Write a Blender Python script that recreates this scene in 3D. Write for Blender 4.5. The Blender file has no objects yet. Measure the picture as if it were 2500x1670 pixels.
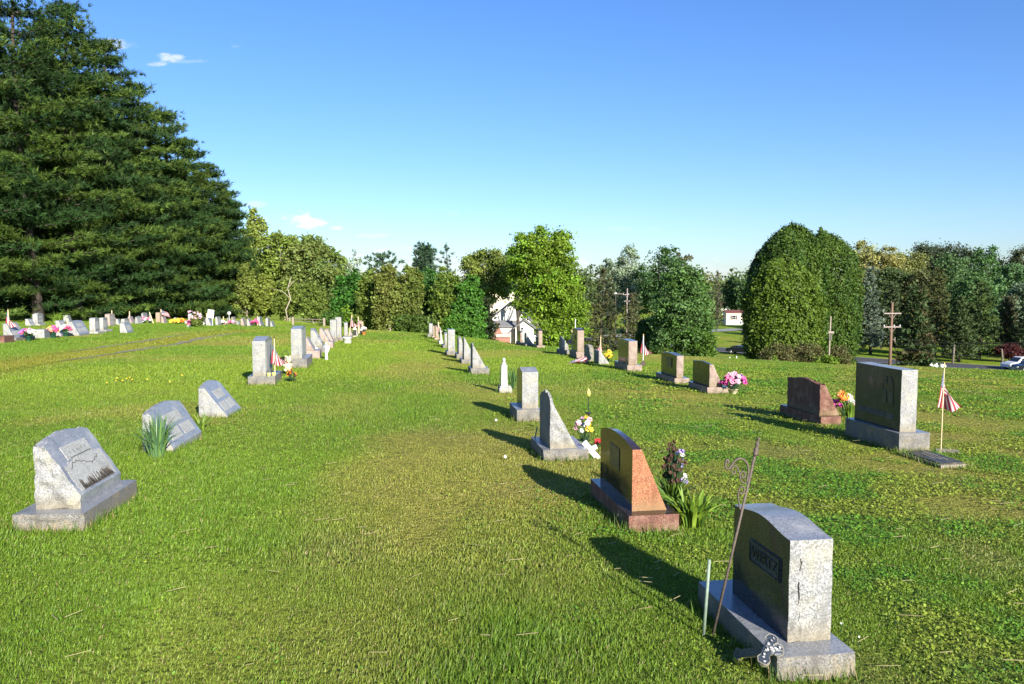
import bpy, math, random
import numpy as np
from mathutils import Vector, Matrix

# ------------------------------------------------------------------ camera, sky, sun, exposure
scene = bpy.context.scene
COL = scene.collection
PITCH = math.radians(4.32)
CAMZ = 1.7
F = 1944.4
cd = bpy.data.cameras.new('camera'); cd.lens = 28.0; cd.sensor_width = 36.0
cd.clip_start = 0.05; cd.clip_end = 4000
cam = bpy.data.objects.new('camera', cd); COL.objects.link(cam)
cam.location = (0, 0, CAMZ); cam.rotation_euler = (math.pi/2 - PITCH, 0, 0)
scene.camera = cam
SUN_EL = math.radians(22.5)
SX, SY = 0.46, -1.0
SUN_ROT = math.atan2(SX, SY)
sl = bpy.data.lights.new('sun', 'SUN'); sl.energy = 5.0; sl.angle = math.radians(0.5); sl.color = (1.0, 0.94, 0.82)
so = bpy.data.objects.new('sun', sl); COL.objects.link(so)
sd = Vector((SX, SY, 0)).normalized() * math.cos(SUN_EL) + Vector((0, 0, math.sin(SUN_EL)))
so.rotation_euler = sd.to_track_quat('Z', 'Y').to_euler()
so.location = (0, -20, 40)
scene.view_settings.view_transform = 'Standard'
scene.view_settings.look = 'None'
scene.view_settings.gamma = 1.0
scene.view_settings.exposure = 1.16
SKY_STRENGTH = 0.061

def ray(px, py):
    dx = (px - 1250.0) / F; dy = (835.0 - py) / F
    c, s = math.cos(PITCH), math.sin(PITCH)
    return Vector((dx, c + dy * s, dy * c - s))
def X_at(px, py, Y):
    r = ray(px, py); return r.x / r.y * Y
def Z_at(py, Y, px=1250):
    r = ray(px, py); return CAMZ + r.z / r.y * Y

w = bpy.data.worlds.new('World'); scene.world = w; w.use_nodes = True
nt = w.node_tree; nt.nodes.clear()
def N(t, **k):
    n = nt.nodes.new(t)
    for a, b in k.items(): setattr(n, a, b)
    return n
out = N('ShaderNodeOutputWorld'); bg = N('ShaderNodeBackground'); bg.inputs[1].default_value = SKY_STRENGTH
sky = N('ShaderNodeTexSky'); sky.sky_type = 'NISHITA'; sky.sun_disc = False
sky.sun_elevation = SUN_EL; sky.sun_rotation = SUN_ROT
sky.air_density = 1.0; sky.dust_density = 0.35; sky.ozone_density = 2.2; sky.altitude = 120
hs = N('ShaderNodeHueSaturation'); hs.inputs['Saturation'].default_value = 1.08; hs.inputs['Value'].default_value = 1.0
nt.links.new(sky.outputs[0], hs.inputs['Color'])
tn = N('ShaderNodeMix', data_type='RGBA', blend_type='MULTIPLY'); tn.inputs[0].default_value = 1; tn.inputs[7].default_value = (.74, 1.02, 1.45, 1)
nt.links.new(hs.outputs[0], tn.inputs[6])
tcs = N('ShaderNodeTexCoord'); sps = N('ShaderNodeSeparateXYZ'); nt.links.new(tcs.outputs['Generated'], sps.inputs[0])
mrs = N('ShaderNodeMapRange'); nt.links.new(sps.outputs[2], mrs.inputs[0]); mrs.inputs[1].default_value = 0.0; mrs.inputs[2].default_value = .34
tmx = N('ShaderNodeMix', data_type='RGBA'); nt.links.new(mrs.outputs[0], tmx.inputs[0]); tmx.inputs[6].default_value = (.80, .95, 1.30, 1); tmx.inputs[7].default_value = (.72, 1.0, 1.48, 1)
nt.links.new(tmx.outputs[2], tn.inputs[7])
# a few small fair-weather clouds, fixed in the sky's own directions
tc = N('ShaderNodeTexCoord'); sep = N('ShaderNodeSeparateXYZ'); nt.links.new(tc.outputs['Generated'], sep.inputs[0])
def M(op, a, b=None, c=None):
    n = N('ShaderNodeMath', operation=op)
    for i, v in enumerate((a, b, c)):
        if v is None: continue
        if isinstance(v, (int, float)): n.inputs[i].default_value = v
        else: nt.links.new(v, n.inputs[i])
    return n.outputs[0]
ymax = M('MAXIMUM', sep.outputs[1], 0.05)
cu = M('DIVIDE', sep.outputs[0], ymax); cv = M('DIVIDE', sep.outputs[2], ymax)
comb = N('ShaderNodeCombineXYZ'); nt.links.new(cu, comb.inputs[0]); nt.links.new(M('MULTIPLY', cv, 2.2), comb.inputs[1])
nz = N('ShaderNodeTexNoise'); nz.inputs['Scale'].default_value = 26; nz.inputs['Detail'].default_value = 7; nz.inputs['Roughness'].default_value = 0.6
nt.links.new(comb.outputs[0], nz.inputs['Vector'])
total = None
for (px, py, hw, hh, amt) in [(412, 137, 42, 12, .62), (375, 157, 30, 8, .5), (260, 105, 60, 16, .5), (715, 535, 62, 20, 1.0), (755, 548, 50, 13, 1.0),
                              (822, 557, 28, 8, .85), (905, 620, 50, 14, .55), (990, 606, 60, 10, .45), (1250, 600, 40, 12, .5), (1120, 522, 38, 7, .3),
                              (1760, 632, 45, 10, .5), (1230, 650, 300, 26, .38), (860, 575, 90, 7, .3), (640, 500, 60, 8, .35), (470, 150, 60, 5, .2), (1500, 560, 120, 6, .16), (560, 112, 30, 6, .25), (1400, 585, 24, 7, .35), (1640, 655, 220, 18, .22)]:
    r = ray(px, py); u0, v0 = r.x / r.y, r.z / r.y
    du = M('DIVIDE', M('SUBTRACT', cu, u0), hw / F); dv = M('DIVIDE', M('SUBTRACT', cv, v0), hh / F)
    d2 = M('ADD', M('MULTIPLY', du, du), M('MULTIPLY', dv, dv))
    f = M('SUBTRACT', 1.25, d2)
    f = M('ADD', f, M('MULTIPLY', M('SUBTRACT', nz.outputs[0], 0.55), 8.0))
    mr = N('ShaderNodeMapRange'); mr.interpolation_type = 'SMOOTHSTEP'
    nt.links.new(f, mr.inputs[0]); mr.inputs[1].default_value = 0.0; mr.inputs[2].default_value = 1.5; mr.inputs[3].default_value = 0; mr.inputs[4].default_value = amt
    total = mr.outputs[0] if total is None else M('MAXIMUM', total, mr.outputs[0])
mix = N('ShaderNodeMix', data_type='RGBA'); nt.links.new(total, mix.inputs[0]); nt.links.new(tn.outputs[2], mix.inputs[6])
mix.inputs[7].default_value = (8.2, 8.4, 9.6, 1)
nt.links.new(mix.outputs[2], bg.inputs[0]); nt.links.new(bg.outputs[0], out.inputs[0])

# ------------------------------------------------------------------ helpers
RNG = np.random.default_rng(7)
random.seed(7)
def hash2(ix, iy, seed):
    n = (ix.astype(np.int64) * 374761393 + iy.astype(np.int64) * 668265263 + seed * 1442695041) & 0x7fffffff
    n = ((n ^ (n >> 13)) * 1274126177) & 0x7fffffff
    return ((n ^ (n >> 16)) & 0xffff) / 65535.0
def vnoise(x, y, seed=0):
    x = np.asarray(x, float); y = np.asarray(y, float)
    ix = np.floor(x); iy = np.floor(y); fx = x - ix; fy = y - iy
    fx = fx * fx * (3 - 2 * fx); fy = fy * fy * (3 - 2 * fy)
    a = hash2(ix, iy, seed); b = hash2(ix + 1, iy, seed); c = hash2(ix, iy + 1, seed); d = hash2(ix + 1, iy + 1, seed)
    return (a * (1 - fx) + b * fx) * (1 - fy) + (c * (1 - fx) + d * fx) * fy
def fbm(x, y, seed=0, o=3):
    s = 0; a = 1; t = 0
    for i in range(o):
        s = s + a * vnoise(np.asarray(x) * 2 ** i, np.asarray(y) * 2 ** i, seed + i * 17); t += a; a *= .5
    return s / t

U_K = [-1.2, -.64, -.45, -.3, -.2, -.1, 0, .13, .25, .4, .5, .64, 1.2]
C_K = [85, 80, 80, 74, 52, 46, 36, 30, 28, 25.5, 25, 23.5, 23]
D_R = [0, 12, 35, 60, 84, 110, 150, 240, 330, 500, 900, 1600, 4000]     # right: metres past the crest -> extra drop below crest
Z_R = [0, -1.35, -4.6, -7.6, -9.4, -9.9, -10.1, -10.2, -8.5, -8.0, -4.0, 2.0, 10.0]
D_L = [0, 12, 35, 60, 84, 110, 150, 240, 330, 500, 900, 1600, 4000]
Z_L = [0, -.45, -1.6, -3.4, -5.2, -6.2, -7.0, -7.6, -7.6, -6.5, -4.0, 2.0, 10.0]
def terrain(x, y):
    x = np.asarray(x, float); y = np.asarray(y, float)
    plane = lambda X, Y: -.03 * Y - .016 * X
    yy = np.maximum(y, 1.0)
    u = np.clip(x / yy, -1.2, 1.2)
    c = np.interp(u, U_K, C_K)
    d = np.maximum(y - c, 0)
    zc = plane(u * c, c)
    f = np.clip((u + .35) / .4, 0, 1); f = f * f * (3 - 2 * f)
    fl = np.interp(d, D_L, Z_L); fr = np.interp(d, D_R, Z_R)
    past = zc + fl * (1 - f) + fr * f
    z = np.where(d > 0, past, plane(np.clip(x, -60, 60), y))
    return z + .05 * (fbm(x * .12, y * .12, 3, 2) - .5) * np.clip(y / 12, 0, 1) + .012 * (vnoise(x * .9, y * .9, 5) - .5)
def tz(x, y): return float(terrain(x, y))
def P(px, py, far=False):
    """point of the ground seen at a pixel of the photograph"""
    r = ray(px, py); k = 1.0 / r.y; prev = None
    Y = 2.0
    while Y < 600:
        x = r.x * k * Y; z = CAMZ + r.z * k * Y
        if z <= tz(x, Y):
            lo, hi = prev or Y, Y
            for _ in range(24):
                m = (lo + hi) / 2
                if CAMZ + r.z * k * m <= tz(r.x * k * m, m): hi = m
                else: lo = m
            return Vector((r.x * k * hi, hi, tz(r.x * k * hi, hi)))
        prev = Y; Y *= 1.01
    return Vector((r.x * k * 300, 300, tz(r.x * k * 300, 300)))

def Pfar(px, py, ymin=60):
    r = ray(px, py); k = 1.0 / r.y; Y = ymin
    while Y < 500:
        if CAMZ + r.z * k * Y <= tz(r.x * k * Y, Y): break
        Y += .5
    return Vector((r.x * k * Y, Y, tz(r.x * k * Y, Y)))
def tag(o, label=None, cat=None, group=None, kind=None):
    if label: o['label'] = label
    if cat: o['category'] = cat
    if group: o['group'] = group
    if kind: o['kind'] = kind
    return o
def thing(name, loc, label, cat, group=None, rz=0.0):
    o = bpy.data.objects.new(name, None); COL.objects.link(o)
    o.empty_display_size = .1
    o.location = loc; o.rotation_euler = (0, 0, rz)
    return tag(o, label, cat, group)

def np_mesh(name, V, faces, mats=None, midx=None, colors=None, parent=None, smooth=False):
    """faces: list of arrays (n,k)"""
    me = bpy.data.meshes.new(name)
    V = np.ascontiguousarray(V, dtype=np.float32)
    me.vertices.add(len(V)); me.vertices.foreach_set('co', V.ravel())
    faces = [np.asarray(f, dtype=np.int32) for f in faces if len(f)]
    li = np.concatenate([f.ravel() for f in faces])
    tot = np.concatenate([np.full(len(f), f.shape[1], np.int32) for f in faces])
    st = np.concatenate([[0], np.cumsum(tot)[:-1]]).astype(np.int32)
    me.loops.add(len(li)); me.loops.foreach_set('vertex_index', li)
    me.polygons.add(len(tot)); me.polygons.foreach_set('loop_start', st); me.polygons.foreach_set('loop_total', tot)
    if midx is not None: me.polygons.foreach_set('material_index', np.asarray(midx, np.int32))
    if smooth: me.polygons.foreach_set('use_smooth', np.ones(len(tot), bool))
    for m in (mats or []): me.materials.append(m)
    me.update(calc_edges=True)
    if colors is not None:
        a = me.attributes.new('tint', 'FLOAT_COLOR', 'POINT')
        c = np.ones((len(V), 4), np.float32); c[:, :3] = colors; a.data.foreach_set('color', c.ravel())
    o = bpy.data.objects.new(name, me); COL.objects.link(o)
    if parent: o.parent = parent
    return o

class MB:
    def __init__(s): s.v = []; s.f = []; s.m = []
    def add(s, vs, fs, mi=0):
        b = len(s.v); s.v += [tuple(v) for v in vs]
        for f in fs: s.f.append([b + i for i in f]); s.m.append(mi)
        return s
    def box(s, x0, x1, y0, y1, z0, z1, mi=0, M4=None, bev=0):
        if bev:
            b = bev
            vs = []
            for (x, sx) in ((x0, 1), (x1, -1)):
                for (y, sy) in ((y0, 1), (y1, -1)):
                    for (z, sz) in ((z0, 1), (z1, -1)):
                        vs += [(x, y + sy * b, z + sz * b), (x + sx * b, y, z + sz * b), (x + sx * b, y + sy * b, z)]
            if M4: vs = [M4 @ Vector(v) for v in vs]
            I = lambda i, j, k, a: ((i * 2 + j) * 2 + k) * 3 + a
            fs = [[I(0,0,0,0), I(0,0,1,0), I(0,1,1,0), I(0,1,0,0)], [I(1,0,0,0), I(1,1,0,0), I(1,1,1,0), I(1,0,1,0)],
                  [I(0,0,0,1), I(1,0,0,1), I(1,0,1,1), I(0,0,1,1)], [I(0,1,0,1), I(0,1,1,1), I(1,1,1,1), I(1,1,0,1)],
                  [I(0,0,0,2), I(0,1,0,2), I(1,1,0,2), I(1,0,0,2)], [I(0,0,1,2), I(1,0,1,2), I(1,1,1,2), I(0,1,1,2)]]
            for i in (0, 1):
                for j in (0, 1): fs.append([I(i,j,0,0), I(i,j,0,1), I(i,j,1,1), I(i,j,1,0)])
            for i in (0, 1):
                for k in (0, 1): fs.append([I(i,0,k,0), I(i,1,k,0), I(i,1,k,2), I(i,0,k,2)])
            for j in (0, 1):
                for k in (0, 1): fs.append([I(0,j,k,1), I(1,j,k,1), I(1,j,k,2), I(0,j,k,2)])
            for i in (0, 1):
                for j in (0, 1):
                    for k in (0, 1): fs.append([I(i,j,k,0), I(i,j,k,1), I(i,j,k,2)])
            return s.add(vs, fs, mi)
        vs = [(x0,y0,z0),(x1,y0,z0),(x1,y1,z0),(x0,y1,z0),(x0,y0,z1),(x1,y0,z1),(x1,y1,z1),(x0,y1,z1)]
        if M4: vs = [M4 @ Vector(v) for v in vs]
        return s.add(vs, [[0,3,2,1],[4,5,6,7],[0,1,5,4],[1,2,6,5],[2,3,7,6],[3,0,4,7]], mi)
    def tube(s, pts, rad, n=6, mi=0, cap=True):
        pts = [Vector(p) for p in pts]; k = len(pts)
        if not hasattr(rad, '__len__'): rad = [rad] * k
        base = len(s.v); prev = None
        for i, p in enumerate(pts):
            d = (pts[min(i+1, k-1)] - pts[max(i-1, 0)]).normalized()
            if prev is None:
                a = Vector((0, 0, 1)) if abs(d.z) < .9 else Vector((1, 0, 0)); e = d.cross(a).normalized()
            else:
                e = (prev - d * prev.dot(d)).normalized()
            prev = e; g = d.cross(e)
            for j in range(n):
                t = 2 * math.pi * j / n
                s.v.append(tuple(p + (e * math.cos(t) + g * math.sin(t)) * rad[i]))
        for i in range(k - 1):
            for j in range(n):
                a = base + i * n + j; b = base + i * n + (j + 1) % n
                s.f.append([a, b, b + n, a + n]); s.m.append(mi)
        if cap:
            s.f.append([base + j for j in range(n)][::-1]); s.m.append(mi)
            s.f.append([base + (k-1) * n + j for j in range(n)]); s.m.append(mi)
        return s
    def lathe(s, prof, n=12, c=(0, 0, 0), mi=0, M4=None, sx=1, sy=1):
        vs = []; fs = []
        for (r, z) in prof:
            for j in range(n):
                t = 2 * math.pi * j / n; v = Vector((c[0] + r * math.cos(t) * sx, c[1] + r * math.sin(t) * sy, c[2] + z))
                vs.append(M4 @ v if M4 else v)
        for i in range(len(prof) - 1):
            for j in range(n):
                a = i * n + j; b = i * n + (j + 1) % n; fs.append([a, b, b + n, a + n])
        fs.append([j for j in range(n)][::-1]); fs.append([(len(prof) - 1) * n + j for j in range(n)])
        return s.add(vs, fs, mi)
    def blob(s, c, r, n=8, mi=0, sz=1.0):
        k = n // 2 + 1
        prof = [(max(1e-4, r * math.sin(math.pi * i / k)), -r * sz * math.cos(math.pi * i / k)) for i in range(k + 1)]
        return s.lathe(prof, n, c, mi)
    def build(s, name, mats, parent=None, smooth=False):
        me = bpy.data.meshes.new(name); me.from_pydata(s.v, [], s.f)
        if not isinstance(mats, (list, tuple)): mats = [mats]
        for m in mats: me.materials.append(m)
        me.polygons.foreach_set('material_index', s.m)
        if smooth: me.polygons.foreach_set('use_smooth', [True] * len(s.f))
        me.update()
        o = bpy.data.objects.new(name, me); COL.objects.link(o)
        if parent: o.parent = parent
        return o

# ------------------------------------------------------------------ materials
def mat(name):
    m = bpy.data.materials.new(name); m.use_nodes = True; t = m.node_tree
    b = t.nodes['Principled BSDF']
    return m, t, b
def simple(name, col, rough=.6, var=.12, scale=30, bump=0.0, metal=0.0, spec=.5):
    m, t, b = mat(name)
    tc = t.nodes.new('ShaderNodeTexCoord'); n = t.nodes.new('ShaderNodeTexNoise'); n.inputs['Scale'].default_value = scale; n.inputs['Detail'].default_value = 4
    t.links.new(tc.outputs['Object'], n.inputs['Vector'])
    mx = t.nodes.new('ShaderNodeMix'); mx.data_type = 'RGBA'
    t.links.new(n.outputs[0], mx.inputs[0])
    mx.inputs[6].default_value = tuple(max(0, c * (1 - var * 1.6)) for c in col) + (1,)
    mx.inputs[7].default_value = tuple(min(1, c * (1 + var * 1.6)) for c in col) + (1,)
    t.links.new(mx.outputs[2], b.inputs['Base Color'])
    b.inputs['Roughness'].default_value = rough; b.inputs['Metallic'].default_value = metal
    b.inputs['Specular IOR Level'].default_value = spec
    if bump:
        bp = t.nodes.new('ShaderNodeBump'); bp.inputs['Strength'].default_value = bump; bp.inputs['Distance'].default_value = .01
        t.links.new(n.outputs[0], bp.inputs['Height']); t.links.new(bp.outputs[0], b.inputs['Normal'])
    return m
def granite(name, col, dark, light, rough=.85, grain=120, bump=.5, stain=(.30, .27, .16), stain_amt=.35, black=0.0, spec=.4, pit=0.0):
    """speckled stone; grain, lichen and weather streaks are procedural"""
    m, t, b = mat(name)
    L = t.links.new
    tc = t.nodes.new('ShaderNodeTexCoord')
    n1 = t.nodes.new('ShaderNodeTexNoise'); n1.inputs['Scale'].default_value = grain; n1.inputs['Detail'].default_value = 2; L(tc.outputs['Object'], n1.inputs['Vector'])
    v1 = t.nodes.new('ShaderNodeTexVoronoi'); v1.inputs['Scale'].default_value = grain * .8; L(tc.outputs['Object'], v1.inputs['Vector'])
    r = t.nodes.new('ShaderNodeValToRGB'); r.color_ramp.elements[0].position = .34; r.color_ramp.elements[1].position = .68
    r.color_ramp.elements[0].color = dark + (1,); r.color_ramp.elements[1].color = light + (1,)
    e = r.color_ramp.elements.new(.5); e.color = col + (1,)
    L(n1.outputs[0], r.inputs[0])
    mx = t.nodes.new('ShaderNodeMix'); mx.data_type = 'RGBA'; mx.blend_type = 'MULTIPLY'; mx.inputs[0].default_value = .35
    bw = t.nodes.new('ShaderNodeRGBToBW'); L(v1.outputs['Color'], bw.inputs[0])
    L(r.outputs[0], mx.inputs[6]); L(bw.outputs[0], mx.inputs[7])
    # broad weathering
    n2 = t.nodes.new('ShaderNodeTexNoise'); n2.inputs['Scale'].default_value = 6; n2.inputs['Detail'].default_value = 6; n2.inputs['Roughness'].default_value = .65
    L(tc.outputs['Object'], n2.inputs['Vector'])
    r2 = t.nodes.new('ShaderNodeValToRGB'); r2.color_ramp.elements[0].position = .5; r2.color_ramp.elements[1].position = .68
    r2.color_ramp.elements[0].color = (0, 0, 0, 1); r2.color_ramp.elements[1].color = (stain_amt,) * 3 + (1,)
    L(n2.outputs[0], r2.inputs[0])
    m2 = t.nodes.new('ShaderNodeMix'); m2.data_type = 'RGBA'; L(r2.outputs[0], m2.inputs[0]); L(mx.outputs[2], m2.inputs[6]); m2.inputs[7].default_value = stain + (1,)
    # darker rain stains
    mp = t.nodes.new('ShaderNodeMapping'); mp.inputs['Scale'].default_value = (9, 9, 2.2); L(tc.outputs['Object'], mp.inputs[0])
    n3 = t.nodes.new('ShaderNodeTexNoise'); n3.inputs['Scale'].default_value = 1.0; n3.inputs['Detail'].default_value = 8; L(mp.outputs[0], n3.inputs['Vector'])
    r3 = t.nodes.new('ShaderNodeValToRGB'); r3.color_ramp.elements[0].position = .55; r3.color_ramp.elements[1].position = .72
    r3.color_ramp.elements[0].color = (0, 0, 0, 1); r3.color_ramp.elements[1].color = (.55, .55, .55, 1)
    L(n3.outputs[0], r3.inputs[0])
    m3 = t.nodes.new('ShaderNodeMix'); m3.data_type = 'RGBA'; L(r3.outputs[0], m3.inputs[0]); L(m2.outputs[2], m3.inputs[6])
    m3.inputs[7].default_value = tuple(c * .45 for c in col) + (1,)
    if bump:
        sx = t.nodes.new('ShaderNodeSeparateXYZ'); L(tc.outputs['Object'], sx.inputs[0])
        ad = t.nodes.new('ShaderNodeMath'); ad.operation = 'MULTIPLY_ADD'; L(n2.outputs[0], ad.inputs[0]); ad.inputs[1].default_value = .16; L(sx.outputs[2], ad.inputs[2])
        ms = t.nodes.new('ShaderNodeMapRange'); L(ad.outputs[0], ms.inputs[0]); ms.inputs[1].default_value = .21; ms.inputs[2].default_value = .10; ms.inputs[3].default_value = 0; ms.inputs[4].default_value = .55
        m5 = t.nodes.new('ShaderNodeMix'); m5.data_type = 'RGBA'; L(ms.outputs[0], m5.inputs[0]); L(m3.outputs[2], m5.inputs[6]); m5.inputs[7].default_value = (.20, .155, .075, 1); m3 = m5
    L(m3.outputs[2], b.inputs['Base Color'])
    b.inputs['Roughness'].default_value = rough; b.inputs['Specular IOR Level'].default_value = spec
    if bump:
        n4 = t.nodes.new('ShaderNodeTexNoise'); n4.inputs['Scale'].default_value = 28; n4.inputs['Detail'].default_value = 8; n4.inputs['Roughness'].default_value = .7
        L(tc.outputs['Object'], n4.inputs['Vector'])
        bp = t.nodes.new('ShaderNodeBump'); bp.inputs['Strength'].default_value = bump; bp.inputs['Distance'].default_value = .022
        L(n4.outputs[0], bp.inputs['Height']); L(bp.outputs[0], b.inputs['Normal'])
    else:
        # polish dulled unevenly by weather
        r5 = t.nodes.new('ShaderNodeMapRange'); L(n2.outputs[0], r5.inputs[0]); r5.inputs[1].default_value = .35; r5.inputs[2].default_value = .75
        r5.inputs[3].default_value = rough; r5.inputs[4].default_value = rough + .22; L(r5.outputs[0], b.inputs['Roughness'])
    return m
G_ROUGH = granite('grey_granite_rough', (.32, .32, .315), (.175, .175, .173), (.47, .465, .455), stain=(.40, .37, .22), stain_amt=.4)
G_POL = granite('grey_granite_polished_shaded', (.045, .047, .05), (.022, .023, .025), (.085, .088, .095), rough=.08, bump=0, spec=.35, stain_amt=.1)  # polished, and sunk near black to put the backs' shade into the colour
G_POLF = granite('grey_granite_honed', (.25, .26, .28), (.17, .175, .19), (.35, .36, .385), rough=.24, bump=0, spec=.75, stain=(.42, .42, .4), stain_amt=.5)
G_BASE = granite('grey_base_rough', (.20, .19, .175), (.11, .105, .095), (.30, .29, .265), stain=(.36, .27, .13), stain_amt=.5)
G_OLD = granite('weathered_grey_rough', (.25, .24, .215), (.13, .12, .11), (.38, .36, .32), stain=(.30, .25, .13), stain_amt=.5)
W_ROUGH = granite('white_marble_weathered', (.47, .465, .44), (.34, .335, .315), (.62, .61, .58), grain=60, stain=(.42, .40, .30), stain_amt=.5, bump=.3)
L_ROUGH = granite('pale_grey_granite_rough', (.37, .37, .36), (.24, .24, .235), (.50, .50, .485), grain=80, stain=(.36, .34, .25), stain_amt=.4)
L_POLF = granite('pale_grey_granite_honed', (.22, .235, .26), (.15, .16, .18), (.31, .325, .35), rough=.25, bump=0, spec=.7, stain_amt=.2)
R_ROUGH = granite('red_granite_rough', (.19, .082, .058), (.09, .036, .025), (.30, .155, .115), stain=(.42, .36, .24), stain_amt=.3)
R_SAWN = granite('orange_red_granite_sawn', (.36, .135, .065), (.15, .055, .03), (.50, .25, .135), bump=.12, stain=(.35, .2, .08), stain_amt=.3)
R_POL = granite('red_granite_polished', (.04, .024, .02), (.02, .012, .01), (.08, .05, .042), rough=.06, bump=0, spec=.4, stain_amt=.05)
B_ROUGH = granite('brown_granite_rough', (.32, .235, .195), (.17, .12, .095), (.46, .36, .30), stain=(.42, .38, .26), stain_amt=.4)
B_POL = granite('brown_granite_polished', (.06, .045, .036), (.03, .02, .016), (.10, .08, .066), rough=.10, bump=0, spec=.4, stain_amt=.1)
T_ROUGH = granite('tan_stone_rough', (.38, .28, .20), (.24, .17, .11), (.50, .40, .30), stain_amt=.4)
P_ROUGH = granite('pink_granite_rough', (.40, .30, .26), (.26, .18, .155), (.54, .43, .38), stain_amt=.3)
P_POL = granite('pink_granite_honed', (.34, .28, .28), (.22, .17, .17), (.46, .40, .41), rough=.3, bump=0, spec=.7)
PANEL = granite('frosted_inscription_panel', (.40, .40, .385), (.29, .29, .28), (.5, .5, .485), rough=.8, bump=.15, stain=(.2, .19, .17), stain_amt=.35)
PANEL_D = granite('dark_panel', (.045, .045, .05), (.02, .02, .022), (.09, .09, .10), rough=.3, bump=0, spec=.5)
LETTER = granite('worn_letter_stone', (.085, .09, .085), (.05, .052, .05), (.13, .135, .13), rough=.7, bump=0)
STREAK = granite('black_weather_stain', (.06, .05, .042), (.02, .018, .016), (.16, .14, .12), rough=.9, bump=.3)
DARKM = granite('bronze_plaque', (.035, .034, .034), (.02, .02, .02), (.06, .058, .055), rough=.45, bump=0, spec=.5)
CONC = granite('concrete', (.40, .37, .31), (.28, .26, .22), (.5, .47, .40), grain=90, bump=.3)
BLACK = simple('black_metal', (.02, .02, .02), .5)
IRON = simple('rusty_iron', (.10, .075, .06), .7, .4, 60, .3)
GREENPOLE = simple('faded_green_paint', (.19, .25, .19), .6, .3, 50)
STAKE = simple('pale_wood_dowel', (.62, .50, .30), .6)
STAKEW = simple('white_wood_dowel', (.7, .68, .62), .6)
GOLD = simple('gold_paint', (.25, .17, .05), .35, .1, 30, 0, .8)
FRED = simple('flag_red', (.26, .006, .014), .8, .1, 60)
FWHITE = simple('flag_white', (.42, .41, .42), .8, .05, 60)
FBLUE = simple('flag_blue', (.028, .04, .13), .8, .1, 60)
WHITEP = simple('white_paint', (.55, .55, .54), .5, .05)
CREAM = simple('cream_resin', (.56, .49, .31), .6, .06)
YELLOW = simple('yellow_petal', (.62, .44, .03), .6, .15, 80)
LEMON = simple('pale_yellow_bud', (.55, .48, .12), .5, .15, 80)
ORANGE = simple('orange_petal', (.58, .16, .02), .6, .15, 80)
PINKF = simple('pink_petal', (.58, .12, .24), .6, .2, 80)
LPINK = simple('pale_pink_petal', (.60, .34, .43), .6, .15, 80)
MAGENTA = simple('magenta_petal', (.50, .045, .24), .6, .2, 80)
PEACH = simple('peach_petal', (.62, .29, .19), .6, .15, 80)
REDF = simple('red_petal', (.50, .02, .03), .6, .2, 80)
LILAC = simple('lilac_petal', (.36, .28, .55), .6, .15, 80)
PURPLE = simple('purple_petal', (.30, .10, .50), .6, .15, 80)
WHITEF = simple('white_petal', (.55, .54, .51), .6, .06, 80)
DEADF = simple('dead_brown_flower', (.065, .032, .018), .9, .4, 60)
LEAFD = simple('dark_leaf', (.03, .075, .03), .5, .3, 40)
POTG = simple('green_plastic_pot', (.02, .09, .06), .4)
POTW = simple('white_pot', (.72, .71, .68), .5)
POTO = simple('orange_pot', (.65, .25, .08), .5)
GLASS = simple('dark_window_glass', (.02, .025, .03), .05, .1, 5, 0, 0, .8)
WOOD = simple('grey_weathered_wood', (.27, .22, .17), .85, .3, 14, .3)
POLEW = simple('brown_pole_wood', (.17, .10, .07), .85, .3, 10, .3)
ARMW = simple('pale_crossarm', (.27, .22, .20), .8, .1)
BARK = simple('bark', (.06, .047, .037), .95, .45, 7, .6)
BARK_LIT = simple('sunlit_bark', (.15, .125, .095), .95, .4, 7, .6)  # paler bark copy with sunlight put into its colour, for two trunks
BARKL = simple('pale_bark', (.28, .24, .18), .95, .35, 7, .6)
SIDING = simple('white_siding', (.58, .565, .51), .7, .04, 3)
SIDINGC = simple('cream_siding', (.68, .60, .46), .7, .04, 3)
SHADOWGREY = simple('grey_siding', (.45, .45, .44), .7, .05, 3)
ROOFG = simple('grey_shingle_roof', (.17, .17, .175), .9, .2, 8)
ROOFR = simple('red_brown_roof', (.17, .055, .045), .8, .15, 8)
SHUT = simple('dark_shutter', (.09, .06, .055), .6)
DECK = simple('red_brown_deck', (.30, .14, .10), .8, .2, 8)
CARB = simple('black_car_paint', (.01, .012, .022), .18, .05, 2, 0, .3, .8)
CARW = simple('white_car_paint', (.75, .75, .76), .2, .02, 2, 0, 0, .8)
CARS = simple('silver_car_paint', (.5, .5, .52), .25, .02, 2, 0, .5, .8)
TYRE = simple('tyre_rubber', (.02, .02, .02), .9)
RIM = simple('alloy_rim', (.5, .5, .5), .3, .05, 10, 0, .8)
TAIL = simple('red_tail_light', (.4, .02, .015), .2)
LAMPG = simple('clear_lamp_lens', (.6, .6, .58), .15)
BLUEBIN = simple('blue_plastic', (.02, .035, .16), .5)
GRAVEL = simple('grey_gravel', (.20, .175, .115), .95, .5, 9, .6)
ASPHALT = simple('asphalt', (.052, .052, .056), .85, .15, 1.5, .1)
ASPHALTL = simple('pale_drive', (.25, .25, .25), .9, .12, 1.0)
LINEW = simple('road_line_paint', (.6, .58, .5), .7)

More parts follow.
